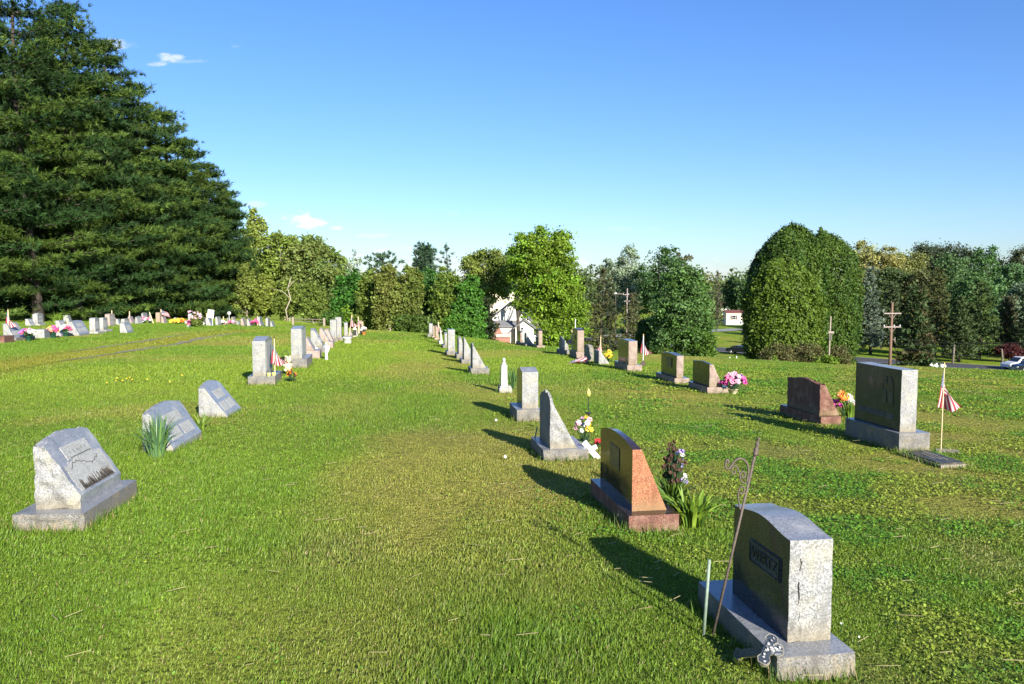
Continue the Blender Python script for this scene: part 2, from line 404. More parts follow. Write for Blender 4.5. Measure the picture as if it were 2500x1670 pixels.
def tinted(name, rough=.6, transl=.3, spec=.3, jitter=0.0):
    m, t, b = mat(name)
    a = t.nodes.new('ShaderNodeAttribute'); a.attribute_name = 'tint'
    t.links.new(a.outputs['Color'], b.inputs['Base Color'])
    b.inputs['Roughness'].default_value = rough; b.inputs['Specular IOR Level'].default_value = spec
    if transl:
        tr = t.nodes.new('ShaderNodeBsdfTranslucent'); mx = t.nodes.new('ShaderNodeMixShader'); mx.inputs[0].default_value = transl
        br = t.nodes.new('ShaderNodeMix'); br.data_type = 'RGBA'; br.blend_type = 'MULTIPLY'; br.inputs[0].default_value = 1
        br.inputs[7].default_value = (1.15, 1.1, .5, 1); t.links.new(a.outputs['Color'], br.inputs[6])
        t.links.new(br.outputs[2], tr.inputs['Color'])
        t.links.new(b.outputs[0], mx.inputs[1]); t.links.new(tr.outputs[0], mx.inputs[2])
        t.links.new(mx.outputs[0], t.nodes['Material Output'].inputs['Surface'])
    return m
FOLIAGE = tinted('foliage', .55, .28, .25)
NEEDLES = tinted('needles', .6, .12, .2)
GRASSM = tinted('grass_blades', .5, .35, .3)
STRAP = tinted('strap_leaves', .4, .3, .4)

# ------------------------------------------------------------------ lawn colour field (species patches, not light)
def lawn_col(x, y):
    """returns lush, olive, bare weights"""
    a = fbm(x * .35 + 3, y * .25, 11, 4); b = fbm(x * .9, y * .55 + 9, 23, 4); c = fbm(x * .16, y * .12 + 40, 31, 3)
    right = np.clip((x + .6 - .1 * y) / 2.2, 0, 1)                       # weedy, drier ground under the right-hand rows
    mid = np.exp(-((y - 13) / 7.0) ** 2) * np.clip((x + 5) / 3, 0, 1)
    dry = np.clip((a - .54) * 4.5 + .52 * mid + .2 * right, 0, 1)
    bare = np.clip((b - .66) * 5, 0, 1) * np.clip(.2 + .6 * mid + .5 * right, 0, 1)
    return dry, bare, right, c
LUSH = np.array([.152, .252, .023]); OLIVE = np.array([.295, .295, .058]); STRAWC = np.array([.34, .28, .12]); DEEP = np.array([.06, .15, .025])
EARTH = np.array([.17, .13, .075])
def lawn_rgb(x, y, ground=False):
    dry, bare, right, c = lawn_col(x, y)
    k = np.clip((c - .42) * 4, 0, 1)
    base = LUSH * (1 - k)[:, None] + np.array([.215, .308, .028]) * k[:, None]
    base = base * (1 - dry)[:, None] * 1 + OLIVE * dry[:, None]
    base = base * (1 - .6 * bare)[:, None] + STRAWC * .75 * (.6 * bare)[:, None]
    # the strip between the wheel tracks is yellow moss
    return base
TRACK_A = [(700, 806), (600, 810), (500, 824), (426, 841), (362, 851), (277, 864), (149, 882), (0, 911), (-250, 965)]
TRACK_B = [(640, 803), (560, 806), (460, 815), (372, 829.6), (277, 844.5), (170, 859), (0, 884), (-250, 918)]
TA = [P(*p) for p in TRACK_A]; TB = [P(*p) for p in TRACK_B]
def dist_line(x, y, L):
    d = np.full(x.shape, 1e9)
    for a, b in zip(L[:-1], L[1:]):
        ax, ay, bx, by = a.x, a.y, b.x, b.y
        t = np.clip(((x - ax) * (bx - ax) + (y - ay) * (by - ay)) / ((bx - ax) ** 2 + (by - ay) ** 2), 0, 1)
        d = np.minimum(d, np.hypot(x - ax - t * (bx - ax), y - ay - t * (by - ay)))
    return d

# ------------------------------------------------------------------ ground: one sheet to the horizon
def lerp_axis(parts):
    o = []
    for a, b, s in parts: o += list(np.arange(a, b, s))
    return np.array(o)
gx = lerp_axis([(-2500, -400, 300), (-400, -120, 20), (-120, -40, 4), (-40, -14, .8), (-14, 16, .35), (16, 40, .8), (40, 120, 3), (120, 400, 15), (400, 2501, 300)])
gy = lerp_axis([(-400, -40, 40), (-40, -4, 4), (-4, 30, .35), (30, 60, .7), (60, 140, 2), (140, 300, 5), (300, 900, 30), (900, 3001, 300)])
GX, GY = np.meshgrid(gx, gy); GZ = terrain(GX, GY)
nx, ny = len(gx), len(gy)
V = np.stack([GX.ravel(), GY.ravel(), GZ.ravel()], 1)
ii = (np.arange(ny - 1)[:, None] * nx + np.arange(nx - 1)[None, :]).ravel()
Q = np.stack([ii, ii + 1, ii + nx + 1, ii + nx], 1)
col = lawn_rgb(V[:, 0], V[:, 1])
dA = dist_line(V[:, 0], V[:, 1], TA); dB = dist_line(V[:, 0], V[:, 1], TB)
moss = np.clip(1.5 - np.maximum(dA, dB) / 1.7, 0, 1)[:, None]
col = col * (1 - moss) + np.array([.26, .25, .03]) * moss
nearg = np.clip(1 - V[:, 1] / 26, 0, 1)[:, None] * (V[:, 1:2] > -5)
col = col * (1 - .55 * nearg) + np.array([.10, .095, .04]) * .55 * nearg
def lawn_material():
    m, t, b = mat('lawn_soil'); L = t.links.new
    a = t.nodes.new('ShaderNodeAttribute'); a.attribute_name = 'tint'
    tc = t.nodes.new('ShaderNodeTexCoord')
    n = t.nodes.new('ShaderNodeTexNoise'); n.inputs['Scale'].default_value = 7; n.inputs['Detail'].default_value = 9; n.inputs['Roughness'].default_value = .72
    L(tc.outputs['Object'], n.inputs['Vector'])
    r = t.nodes.new('ShaderNodeValToRGB'); r.color_ramp.elements[0].position = .3; r.color_ramp.elements[1].position = .72
    r.color_ramp.elements[0].color = (.42, .5, .4, 1); r.color_ramp.elements[1].color = (1.5, 1.35, 1.1, 1)
    L(n.outputs[0], r.inputs[0])
    mx = t.nodes.new('ShaderNodeMix'); mx.data_type = 'RGBA'; mx.blend_type = 'MULTIPLY'; mx.inputs[0].default_value = 1
    L(a.outputs['Color'], mx.inputs[6]); L(r.outputs[0], mx.inputs[7]); L(mx.outputs[2], b.inputs['Base Color'])
    b.inputs['Roughness'].default_value = .95; b.inputs['Specular IOR Level'].default_value = .1
    n2 = t.nodes.new('ShaderNodeTexNoise'); n2.inputs['Scale'].default_value = 22; n2.inputs['Detail'].default_value = 6
    L(tc.outputs['Object'], n2.inputs['Vector'])
    bp = t.nodes.new('ShaderNodeBump'); bp.inputs['Strength'].default_value = .9; bp.inputs['Distance'].default_value = .06
    L(n2.outputs[0], bp.inputs['Height']); L(bp.outputs[0], b.inputs['Normal'])
    return m
LAWN = lawn_material()
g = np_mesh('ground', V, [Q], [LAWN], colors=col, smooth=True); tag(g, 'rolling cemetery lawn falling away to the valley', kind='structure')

def ribbon(name, pts, width, z_up, m, step=.7, rag=0.0, label=None, seed=1, cross=None, uw=None):
    pts = [Vector((p[0], p[1])) for p in pts]; S = []
    for a, b in zip(pts[:-1], pts[1:]):
        k = max(1, int((b - a).length / step))
        for i in range(k): S.append(a.lerp(b, i / k))
    S.append(pts[-1])
    for _ in range(4): S = [S[0]] + [(S[i-1] + S[i] * 2 + S[i+1]) / 4 for i in range(1, len(S) - 1)] + [S[-1]]
    kc = cross or max(2, int(width / 1.2) + 1); vs = []; fs = []
    for i, p in enumerate(S):
        d = (S[min(i+1, len(S)-1)] - S[max(i-1, 0)]).normalized(); n = Vector((d.y, -d.x))
        tp = min(1, .15 + 4 * min(i, len(S) - 1 - i) / len(S)) if rag else 1; wl = tp * width * (1 + rag * (float(vnoise(i * .37, seed)) - .5) * 2); wr = tp * width * (1 + rag * (float(vnoise(i * .41, seed + 9)) - .5) * 2)
        for j in range(kc):
            t = j / (kc - 1); off = -wl / 2 + (wl + wr) / 2 * t
            q = p + n * off; vs.append((q.x, q.y, tz(q.x, q.y) + z_up))
    for i in range(len(S) - 1):
        for j in range(kc - 1):
            a = i * kc + j; fs.append([a, a + 1, a + kc + 1, a + kc])
    o = MB().add(vs, fs).build(name, m, smooth=True); tag(o, label, kind='structure'); return o
ribbon('path', TA[1:7], .34, .010, GRAVEL, .35, .75, 'nearer gravel wheel track across the lawn', 3, 3)
ribbon('path', TB[2:6], .30, .010, GRAVEL, .35, .8, 'farther gravel wheel track across the lawn', 8, 3)
ROADP = [(-60, 262), (-15, 214), (16, 176), (41, 144), (66, 112), (100, 74), (135, 36)]
ribbon('road', ROADP, 8.6, .10, ASPHALT, 2, 0, 'asphalt road running down the valley', 1, 9)
def offset_line(pts, o):
    r = []
    for i, p in enumerate(pts):
        a = Vector(pts[max(i-1, 0)]); b = Vector(pts[min(i+1, len(pts)-1)]); d = (b - a).normalized(); r.append(Vector(p) + Vector((d.y, -d.x)) * o)
    return r
for k, o_ in enumerate((-3.8, 3.8)):
    ribbon('road_line', offset_line(ROADP, o_), .16, .125, LINEW, 2, 0, 'white edge line on the %s side of the road' % ('near' if k else 'far'), 1, 2)
ribbon('driveway', [(22, 184), (34, 196), (46, 202), (62, 214)], 6.5, .13, ASPHALTL, 2, 0, 'pale driveway branching from the road', 1, 6)
ribbon('driveway', [(85, 97), (98, 103), (120, 108)], 7, .12, ASPHALTL, 2, 0, 'pale parking strip beside the road', 1, 6)

# ------------------------------------------------------------------ headstones
FOOT = []      # footprints kept free of grass: (x, y, c, s, hx0, hx1, hy0, hy1)
AX = -.154
def rock(x, y, z, s, seed):
    return float(vnoise(x * s + z * s * .7 + seed * 3.1, y * s + z * s * 1.3 - seed, seed) - .5) + .5 * float(vnoise(x * s * 2.3 + z * s * 1.9, y * s * 2.3 + seed, seed + 5) - .5)
def fgrid(mb, rows, mi):
    b = len(mb.v); n = len(rows[0])
    for r in rows: mb.v += [tuple(v) for v in r]
    for i in range(len(rows) - 1):
        for j in range(n - 1):
            a = b + i * n + j; mb.f.append([a, a + 1, a + n + 1, a + n]); mb.m.append(mi)
def die_mesh(prof_b, prof_t, nose, H, L, top='flat', amp=0.0, rough=.006, bulge=.012, seed=1, toprough=False, res=1.0):
    """block whose long axis is +y; x = thickness (front at +x).  prof_b=(x0,x1) at the foot, prof_t=(x0,x1) at the top"""
    mb = MB(); ny_ = max(4, int(18 * res)); m = max(4, int(14 * res)); kc = max(3, int(8 * res))
    def hf(t):
        s = t * 2 - 1
        if top == 'arch': return H + amp * (1 - s * s)
        if top == 'serp': return H + amp * (.5 + .5 * math.cos(math.pi * s))
        if top == 'gable': return H + amp * (1 - abs(s))
        if top == 'shoulder': return H + amp * (1 if abs(s) < .62 else max(0, 1 - (abs(s) - .62) / .2))
        if top == 'rustic': return H + amp * (1 - abs(s) ** 2.6) + rough * 2.5 * rock(0, t * L * 3, 0, 4, seed)
        return H
    def yend(x, z, side):
        return rough * 2 * rock(x, side * 3, z, 14, seed)
    ts = [i / (ny_ - 1) for i in range(ny_)]
    def frontx(s, h):
        z = s * h
        if z <= nose: return prof_b[1]
        return max(prof_b[0] + .03, prof_b[1] + (prof_t[1] - prof_b[1]) * (z - nose) / max(1e-6, H - nose))
    def ss(h):
        # height fractions with one exactly on the nose
        k = max(2, int(m * .25)) if nose > 0 else 0
        a = [nose / h * i / k for i in range(k)] if nose > 0 else []
        return a + [(nose / h) + (1 - nose / h) * i / (m - 1) for i in range(m)]
    def yy(t, x, z):
        y = t * L
        if t == 0: y -= yend(x, z, 0)
        if t == 1: y += yend(x, z, 1)
        return y
    back = []; front = []; topg = []
    for t in ts:
        h = hf(t); S = ss(h)
        back.append([Vector((prof_b[0] + (prof_t[0] - prof_b[0]) * s, yy(t, prof_b[0], s * h), s * h)) for s in S])
        front.append([Vector((frontx(s, h), yy(t, frontx(s, h), s * h), s * h)) for s in S])
        row = []
        for i in range(kc):
            q = i / (kc - 1); x = prof_t[0] + (frontx(1.0, h) - prof_t[0]) * q
            dz = (rough * 1.6 * rock(x * 2, t * L * 2, 0, 18, seed + 3) if toprough and 0 < i < kc - 1 else 0)
            row.append(Vector((x, yy(t, x, h), h + dz)))
        topg.append(row)
    fgrid(mb, [r[::-1] for r in back], 1); fgrid(mb, front, 2); fgrid(mb, topg, 3)
    for side in (0, 1):
        t = ts[-side]; h = hf(t); S = ss(h); rows = []
        for k, s in enumerate(S):
            x0 = prof_b[0] + (prof_t[0] - prof_b[0]) * s; x1 = frontx(s, h); row = []
            for i in range(kc):
                q = i / (kc - 1); x = x0 + (x1 - x0) * q
                fall = min(1, 4 * q, 4 * (1 - q), 5 * s + .0, 5 * (1 - s))
                e = (bulge * (1.0 + 1.3 * rock(x, 1, s * h, 9, seed + 7 + side))) * max(0, fall)
                y = yy(t, x, s * h); y += e if side else -e
                row.append(Vector((x, y, s * h)))
            rows.append(row if side == 0 else row[::-1])
        fgrid(mb, rows, 0)
    mb.add([(prof_b[0], 0, 0), (prof_b[0], L, 0), (prof_b[1], L, 0), (prof_b[1], 0, 0)], [[0, 1, 2, 3]], 0)
    return mb
def base_mesh(W, L, H, seed, res=1.0, rough=.006):
    return die_mesh((0, W), (0, W), 0, H, L, 'flat', 0, rough, .012, seed, False, res)

MATS = {'grey': (G_ROUGH, G_POL, G_POLF, G_POLF, G_BASE, G_POLF), 'old': (G_OLD, G_OLD, G_POLF, G_OLD, G_OLD, G_OLD),
        'marble': (W_ROUGH,) * 6, 'white': (L_ROUGH, L_ROUGH, L_POLF, L_ROUGH, L_ROUGH, L_ROUGH), 'red': (R_SAWN, R_POL, R_POL, R_POL, R_ROUGH, R_POL),
        'redrough': (R_ROUGH, R_ROUGH, R_ROUGH, R_ROUGH, R_ROUGH, R_POL), 'brown': (B_ROUGH, B_POL, B_POL, B_POL, B_ROUGH, B_POL),
        'tan': (T_ROUGH, B_POL, T_ROUGH, T_ROUGH, T_ROUGH, T_ROUGH), 'pink': (P_ROUGH, B_POL, P_POL, P_ROUGH, P_ROUGH, P_POL),
        'rough': (G_ROUGH, G_OLD, G_OLD, G_ROUGH, G_BASE, G_POLF), 'dull': (G_ROUGH, G_OLD, G_POLF, G_POLF, G_BASE, G_POLF)}
def headstone(label, group, mk, base, die, yb, yt, ybt=None, L=None, xf=None, Lb=None, xfb=None, topx=None, nose=0, top='flat', amp=0, side='R', ax=AX, rough=.005, toprough=False, res=1.0, seed=None, sink=.05, lean=0, panels=0, name='headstone'):
    """base=(xl,xr) or None, die=(xl,xr): pixels of the near end faces; yb/ybt/yt pixel rows of foot, base top, top"""
    seed = seed if seed is not None else (abs(hash_label(label)) % 97)
    b = base or die
    G = P((b[0] + b[1]) / 2, yb); Y = G.y
    th = math.atan2(-ax, 1.0)
    def lx(px, py): return X_at(px, py, Y)
    xl, xr = lx(b[0], yb), lx(b[1], yb)
    root = thing(name, (xl, Y, G.z), label, 'headstone', group, th)
    m = MATS[mk]
    def solve(px, py, Xn):
        u = X_at(px, py, 1.0); return (Xn - u * Y) / (u - ax)
    Wb = (xr - xl) / math.cos(th) * (1 + (xr - xl) * math.sin(th) / Y) if base else 0
    zb = (Z_at(ybt, Y) - G.z) if base else 0.0
    ins = .12 if base else 0.0; L0, Lb0 = L, Lb; row = ybt if base else yb
    for _ in range(4):
        Yd = Y + ins * math.cos(th)
        d0 = (X_at(die[0], row, Yd) - xl + ins * math.sin(th)) / math.cos(th)
        dw = (X_at(die[1], row, Yd) - X_at(die[0], row, Yd)) / math.cos(th) * (1 + (X_at(die[1], row, Yd) - X_at(die[0], row, Yd)) * math.sin(th) / Yd)
        H = Z_at(yt, Yd) - G.z - zb
        L = L0 or .7
        if xf is not None:
            u = X_at(xf, (yt + yb) / 2, 1.0); L = abs((X_at(die[1] if side == 'L' else die[0], row, Yd) - u * Yd) / (u - ax))
        Lb = Lb0 or (L + .25)
        if xfb is not None: Lb = abs(solve(xfb, yb, lx(b[1] if side == 'L' else b[0], yb)))
        Lb = max(Lb, L + .06) if base else L
        if base: ins = min(.16, (Lb - L) / 2)
    inset = ins
    tx = topx if topx is not None else die[1]
    x1t = (X_at(tx, row, Yd) - X_at(die[0], row, Yd)) / math.cos(th)
    mats = [m[0], m[1], m[2], m[3]]
    if base:
        o = base_mesh(Wb, Lb, zb + sink, seed + 1, res, rough).build('base', [m[4], m[4], m[4], m[5]], root, False); o.location = (0, 0, -sink)
    o = die_mesh((0, dw), (0, max(.02, x1t)), nose * H, H + (0 if base else sink), L, top, amp, rough, .012 if rough > .003 else .003, seed, toprough, res).build('slab', mats, root, False)
    o.location = (d0, inset if inset < .16 else .14, zb if base else -sink)
    if lean: o.rotation_euler = (0, lean, 0)
    c, s_ = math.cos(th), math.sin(th)
    FOOT.append((xl, Y, c, s_, -.0, (Wb if base else dw), -.01, (Lb if base else L)))
    if panels:
        # frosted inscription panels lying on the front face
        zt = H + (0 if base else sink); hN = nose * H; xb, xt = dw, max(.02, x1t)
        def fpt(t, s, off):
            z = hN + (zt - hN) * s; x = xb + (xt - xb) * s
            nrm = Vector((zt - hN, 0, xb - xt)).normalized()
            return Vector((x, t * L, z)) + nrm * off
        spec = {1: [(.2, .8, .2, .8)], 2: [(.14, .86, .60, .86), (.14, .86, .12, .46)], 3: [(.25, .75, .56, .84), (.12, .46, .16, .46), (.54, .88, .16, .46)], 4: [(.08, .92, .12, .95)]}[panels]
        for (t0, t1, s0, s1) in spec:
            q = MB(); a = [fpt(t0, s0, .0), fpt(t1, s0, .0), fpt(t1, s1, .0), fpt(t0, s1, .0)]; bq = [fpt(t0, s0, .004), fpt(t1, s0, .004), fpt(t1, s1, .004), fpt(t0, s1, .004)]
            q.add(a + bq, [[0, 1, 2, 3], [4, 7, 6, 5][::-1], [0, 4, 5, 1], [1, 5, 6, 2], [2, 6, 7, 3], [3, 7, 4, 0]])
            pn = q.build('panel', PANEL, root); pn.location = o.location
    root['dims'] = [float(dw), float(L), float(H), float(zb), float(d0), float(inset if inset < .16 else .14), float(Wb), float(Lb)]
    return root
def hash_label(s):
    h = 7
    for ch in s: h = (h * 31 + ord(ch)) & 0xffffff
    return h
GA = 'headstones in the near right-hand row'; GB = 'headstones in the middle row'; GC = 'headstones in the row down the right slope'
GD = 'headstones standing apart on the right'; GE = 'headstones in the left-hand row'; GF = 'headstones in front of the pines'
# ---- near right row
wertz = headstone('large polished grey headstone with a wavy top and WERTZ panel on its dark back', GA, 'grey', (1897, 2097), (1920, 2030), 1664, 1320, 1607, L=.62, Lb=.95, top='serp', amp=.035, rough=.004, seed=5)
redst = headstone('orange red headstone with an arched polished top and slanting front', GA, 'red', (1535, 1660), (1543, 1630), 1303, 1099, 1260, xf=1465, xfb=1440, topx=1566, top='arch', amp=.055, rough=.0015, seed=9)
slantg = headstone('rough grey slant headstone with a thin rounded top, second behind the red one', GA, 'rough', (1327, 1437), (1343, 1409), 1128, 985, 1100, L=.62, Lb=.78, topx=1349, top='rustic', amp=.10, rough=.019, toprough=True, seed=13)
headstone('grey upright headstone with a peaked blue-reflecting top and green-reflecting back', GA, 'grey', (1262, 1322), (1275, 1314), 1030, 909, 1001, L=.5, Lb=.72, top='gable', amp=.05, rough=.004, seed=17)
# ---- middle row
headstone('pale triangular slant headstone nearest in the middle row', GB, 'rough', (1149.5, 1193.8), (1154, 1186.5), 915.5, 846, 900, L=.5, Lb=.7, topx=1157.5, top='rustic', amp=.07, rough=.01, toprough=True, seed=21)
headstone('slim pale slant headstone second in the middle row', GB, 'rough', (1127, 1163), (1133, 1160), 888.7, 829, 878.5, L=.5, Lb=.7, topx=1137, top='rustic', amp=.05, rough=.008, seed=22)
headstone('grey headstone with rounded shoulder top, third in the middle row', GB, 'rough', (1115, 1134), (1120, 1133), 876.6, 828, 865, L=.55, Lb=.7, topx=1127, top='arch', amp=.06, rough=.008, seed=23)
headstone('tallest grey headstone of the middle row with a flared foot', GB, 'grey', (1091, 1113), (1094, 1110.5), 867, 805, 858.5, L=.5, Lb=.75, top='flat', rough=.006, seed=24)
headstone('low grey headstone with a sloping top behind the tallest one', GB, 'grey', (1081.5, 1096), (1085.5, 1094), 849.5, 815, 843, L=.6, Lb=.8, top='arch', amp=.05, seed=25)
headstone('white slant headstone with a flag leaning on it', GB, 'marble', (1072, 1082), (1074.6, 1081), 840, 803, 832, L=.5, Lb=.7, topx=1076, top='arch', amp=.05, seed=26)
headstone('tan rounded headstone beside the white slant one', GB, 'tan', (1061, 1073), (1063.5, 1072), 831, 799, 825, L=.5, Lb=.6, topx=1067, top='arch', amp=.08, seed=27, res=.6)
headstone('narrow tan headstone squeezed next to the tall grey one', GB, 'tan', (1055.5, 1062), (1057.5, 1061), 826.5, 798.5, 820, L=.5, Lb=.6, top='arch', amp=.06, seed=28, res=.6)
headstone('tall grey headstone at the far end of the middle row', GB, 'grey', (1044, 1056.5), (1047.6, 1056), 823, 790, 816, L=.5, Lb=.7, seed=29, res=.6)
# ---- slope row
headstone('pinkish flat-topped headstone in front of the white house', GC, 'brown', (1245.5, 1259), (1247, 1257), 837, 804, 831.6, xf=1240, Lb=1.1, top='gable', amp=.05, seed=31, res=.7)
headstone('small brown headstone with a sloping top before the white house', GC, 'brown', (1267.6, 1279), (1270.3, 1278), 841.7, 813, 836, xf=1264.5, Lb=.9, topx=1274, top='arch', amp=.08, seed=32, res=.7)
headstone('whitish slant headstone right of the small brown one', GC, 'rough', (1283, 1305), (1285, 1301), 845.7, 818, 840, xf=1279.5, Lb=.9, topx=1287, top='arch', amp=.1, seed=33, res=.7)
headstone('slender brown-grey headstone with a rounded top standing alone', GC, 'brown', (1311, 1330), (1315, 1324), 849.7, 808, 843.7, xf=1308, Lb=.9, top='arch', amp=.07, seed=34, res=.7)
headstone('grey headstone with a stepped slanting side under the big tree', GC, 'dull', (1370, 1390), (1372.7, 1388), 865.7, 827, 855, xf=1365.5, Lb=.8, topx=1377, nose=.35, top='serp', amp=.07, seed=35, res=.8)
bigbrown = headstone('tall brown headstone with a rounded top and a small dark plaque', GC, 'brown', (1406.5, 1427), (1409.7, 1425.6), 874.6, 807, 859.5, xf=1397, xfb=1390, top='arch', amp=.06, seed=36, res=.8)
headstone('short rough boulder-like grey headstone without a base', GC, 'old', None, (1439, 1449), 882, 850, None, xf=1426, top='rustic', amp=.08, rough=.02, toprough=True, seed=37, res=.9)
headstone('low grey slant headstone behind the flag and yellow flowers', GC, 'dull', None, (1462, 1488), 890, 857, None, xf=1450, topx=1465, nose=.2, top='flat', rough=.006, seed=38, res=.8)
headstone('broad brown headstone with a flat polished top in the slope row', GC, 'brown', (1531.5, 1568), (1534.7, 1556), 908, 833, 892, xf=1509, xfb=1499, top='gable', amp=.02, rough=.006, seed=39, res=.9)
plaqst = headstone('brown headstone with a wavy rough top and a dark rectangular plaque', GC, 'brown', (1646.8, 1684), (1652, 1669), 938, 869, 923.7, xf=1614, xfb=1601, top='serp', amp=.03, toprough=True, rough=.009, seed=40)
headstone('brown slant headstone with a pot of pink flowers in front', GC, 'brown', (1726.7, 1781.5), (1732, 1766.6), 962, 890, 945.8, xf=1691, xfb=1680, topx=1741, top='serp', amp=.03, toprough=True, rough=.009, seed=41)
# ---- apart
headstone('rough red-brown slant headstone beside the large grey one', GD, 'redrough', (2003.5, 2057), (2001, 2053), 1042, 940, 1018.6, xf=1921, xfb=1902, topx=2014, top='serp', amp=.05, toprough=True, rough=.013, seed=42)
crossst = headstone('large rectangular grey headstone with a cross in an arched window on its back', GD, 'grey', (2194, 2275), (2197.7, 2240), 1106, 904, 1059, xf=2086, xfb=2060, rough=.0035, seed=43)
# ---- left row
e1 = headstone('nearest grey slant headstone with black stains and cracked lower panel', GE, 'grey', (33, 198), (87, 191.5), 1298, 1091, 1257, xf=291, xfb=332, topx=112, nose=.2, top='arch', amp=.045, rough=.016, toprough=True, side='L', ax=-.08, seed=51)
headstone('grey slant headstone with panels behind the daffodil leaves', GE, 'grey', None, (350, 421), 1106, 1012, None, xf=490, topx=367, nose=.22, top='arch', amp=.05, rough=.01, toprough=True, side='L', ax=-.08, seed=52, panels=3)
headstone('grey slant headstone with three pale panels, third in the left-hand row', GE, 'grey', None, (486, 553), 1019, 949, None, xf=586, topx=500, nose=.13, top='arch', amp=.06, rough=.009, toprough=True, side='L', ax=-.1, seed=53, panels=3)
headstone('upright grey headstone with a peaked top beside the near flag', GE, 'grey', (605.3, 668.3), (616.9, 647.3), 940.5, 833, 919.6, xf=664, xfb=684, side='L', top='gable', amp=.07, rough=.004, seed=54, panels=4)
headstone('tall narrow grey headstone with a blue peaked top on a wide base', GE, 'grey', (712, 748), (711.8, 736.4), 899, 803, 877, xf=747, xfb=762, side='L', top='gable', amp=.05, rough=.004, seed=55, panels=4)
headstone('pink slant headstone tucked behind the tall narrow one', GE, 'pink', (747, 779), (747, 766), 876, 825, 857, L=.6, Lb=.8, topx=750, top='flat', seed=56, res=.8)
headstone('grey slant headstone raised on a pedestal behind the angels', GE, 'grey', (773, 792), (759.5, 786), 861, 807, 845, L=.7, Lb=.7, topx=768, nose=.12, top='arch', amp=.06, seed=57, res=.9, panels=3)
headstone('mauve slant headstone with blue panels right of the pedestal one', GE, 'pink', (796, 812), (781, 804), 850, 804, 835, L=.6, Lb=.6, topx=787, top='arch', amp=.05, seed=58, res=.7, panels=3)
headstone('peach slant headstone before the two tallest grey ones', GE, 'pink', None, (793, 816), 838, 806, None, L=.6, topx=801, top='arch', amp=.05, seed=59, res=.7)
headstone('tall pale grey headstone, left one of the tallest pair', GE, 'rough', (808, 824), (806.5, 821), 834, 782, 826, L=.4, Lb=.5, top='arch', amp=.03, seed=60, res=.7)
headstone('tall cracked grey headstone, right one of the tallest pair', GE, 'rough', (819, 838), (819.5, 833), 831, 775, 824, L=.4, Lb=.5, top='flat', rough=.012, seed=61, res=.7)
headstone('slim grey headstone behind the white flower bucket', GE, 'grey', (838, 858), (840.5, 848.5), 827, 788, 821, L=.5, Lb=.7, seed=62, res=.7)
headstone('small pinkish slant headstone right of the flower bucket', GE, 'pink', None, (854, 862), 825, 804, None, L=.5, topx=856, seed=63, res=.6)
headstone('small white slant headstone beside the lantern', GE, 'white', None, (867, 875), 821, 801, None, L=.5, topx=869, seed=64, res=.6)
headstone('tan headstone at the far end of the left-hand row', GE, 'tan', None, (873.5, 883.5), 815, 785, None, L=.5, top='arch', amp=.05, seed=65, res=.6)
# ---- by the pines
def fs(label, mk, die, yb, yt, xf, **k):
    k.setdefault('res', .6); k.setdefault('ax', -.1)
    return headstone(label, GF, mk, None, die, yb, yt, None, xf=xf, side='L', **k)
headstone('grey slant headstone with dark panels behind the flag, leftmost in the far group', GF, 'grey', (9, 38), (9.5, 34), 833, 791, 825, xf=60, Lb=1.5, side='L', topx=18, top='arch', amp=.05, res=.8, seed=71, panels=3, ax=-.1)
headstone('reddish base of a headstone at the left edge', GF, 'redrough', None, (-22, 8), 838, 822, None, L=.8, seed=72, res=.6)
fs('low blocky grey grave marker between the flower pots', 'white', (80.5, 107), 826, 805, 123, seed=73)
fs('small pale slant headstone behind the green pots', 'white', (134, 149), 822, 800, 157, topx=140, seed=74, nose=.3)
fs('pale slant headstone behind the peach flowers', 'white', (136, 152), 800, 783, 164, topx=143, seed=75, panels=2)
fs('plain white slant headstone near the pine trunks', 'white', (155, 170), 787, 770, 176, topx=165, seed=76)
fs('large grey slant headstone with carved arch right of the pink flowers', 'grey', (167, 192), 820, 786, 217, topx=176, nose=.2, seed=77, panels=3, top='arch', amp=.05)
fs('small white slant headstone left of the arched upright one', 'white', (62, 76), 796, 779, 86, topx=68, seed=78, panels=2)
headstone('upright beige headstone with an arched grey window panel', GF, 'white', (80, 96), (80, 91.6), 795, 768, 791, xf=105.6, xfb=111, side='L', top='arch', amp=.08, seed=79, panels=3, res=.7, ax=-.1)
headstone('pale upright headstone, left one of the pair on a shared base', GF, 'white', (218.6, 238), (219.5, 233), 815, 778, 810, xf=243, Lb=.9, side='L', top='arch', amp=.04, seed=80, panels=1, res=.6, ax=-.1)
headstone('pale upright headstone, right one of the pair on a shared base', GF, 'white', (243, 258), (243, 253), 811, 776, 806, xf=263, Lb=.9, side='L', seed=81, panels=1, res=.6, ax=-.1)
fs('tiny marker with a black face before the pale pair', 'tan', (244.5, 250), 809, 795, 257, seed=82)
fs('brown upright headstone with dark panels behind a flag', 'pink', (257, 268), 796, 768, 280, seed=83, top='arch', amp=.04, panels=3)
fs('small white slant headstone right of the brown upright', 'white', (283, 292), 793, 779, 297, topx=287, seed=84)
fs('pale slant headstone standing forward of the far group', 'white', (293, 310), 813, 790, 325, topx=303, nose=.15, seed=85, panels=1, top='arch', amp=.06)
fs('white headstone behind the forward slant one', 'white', (296, 304), 795, 779, 316, seed=86, panels=1)
fs('peach slant headstone with a flag leaning over it', 'pink', (313, 324), 790, 773, 331, topx=316, seed=87)
fs('grey slant headstone with a pointed top', 'grey', (330, 338), 791, 775, 351, topx=334, top='gable', amp=.08, seed=88, panels=2)
fs('rounded grey upright headstone with a dark lantern niche', 'dull', (345.5, 350), 786, 766, 360, top='arch', amp=.08, seed=89, panels=1)
fs('dark narrow headstone left of a leaning flag', 'old', (363, 366), 789, 776, 370, seed=90)
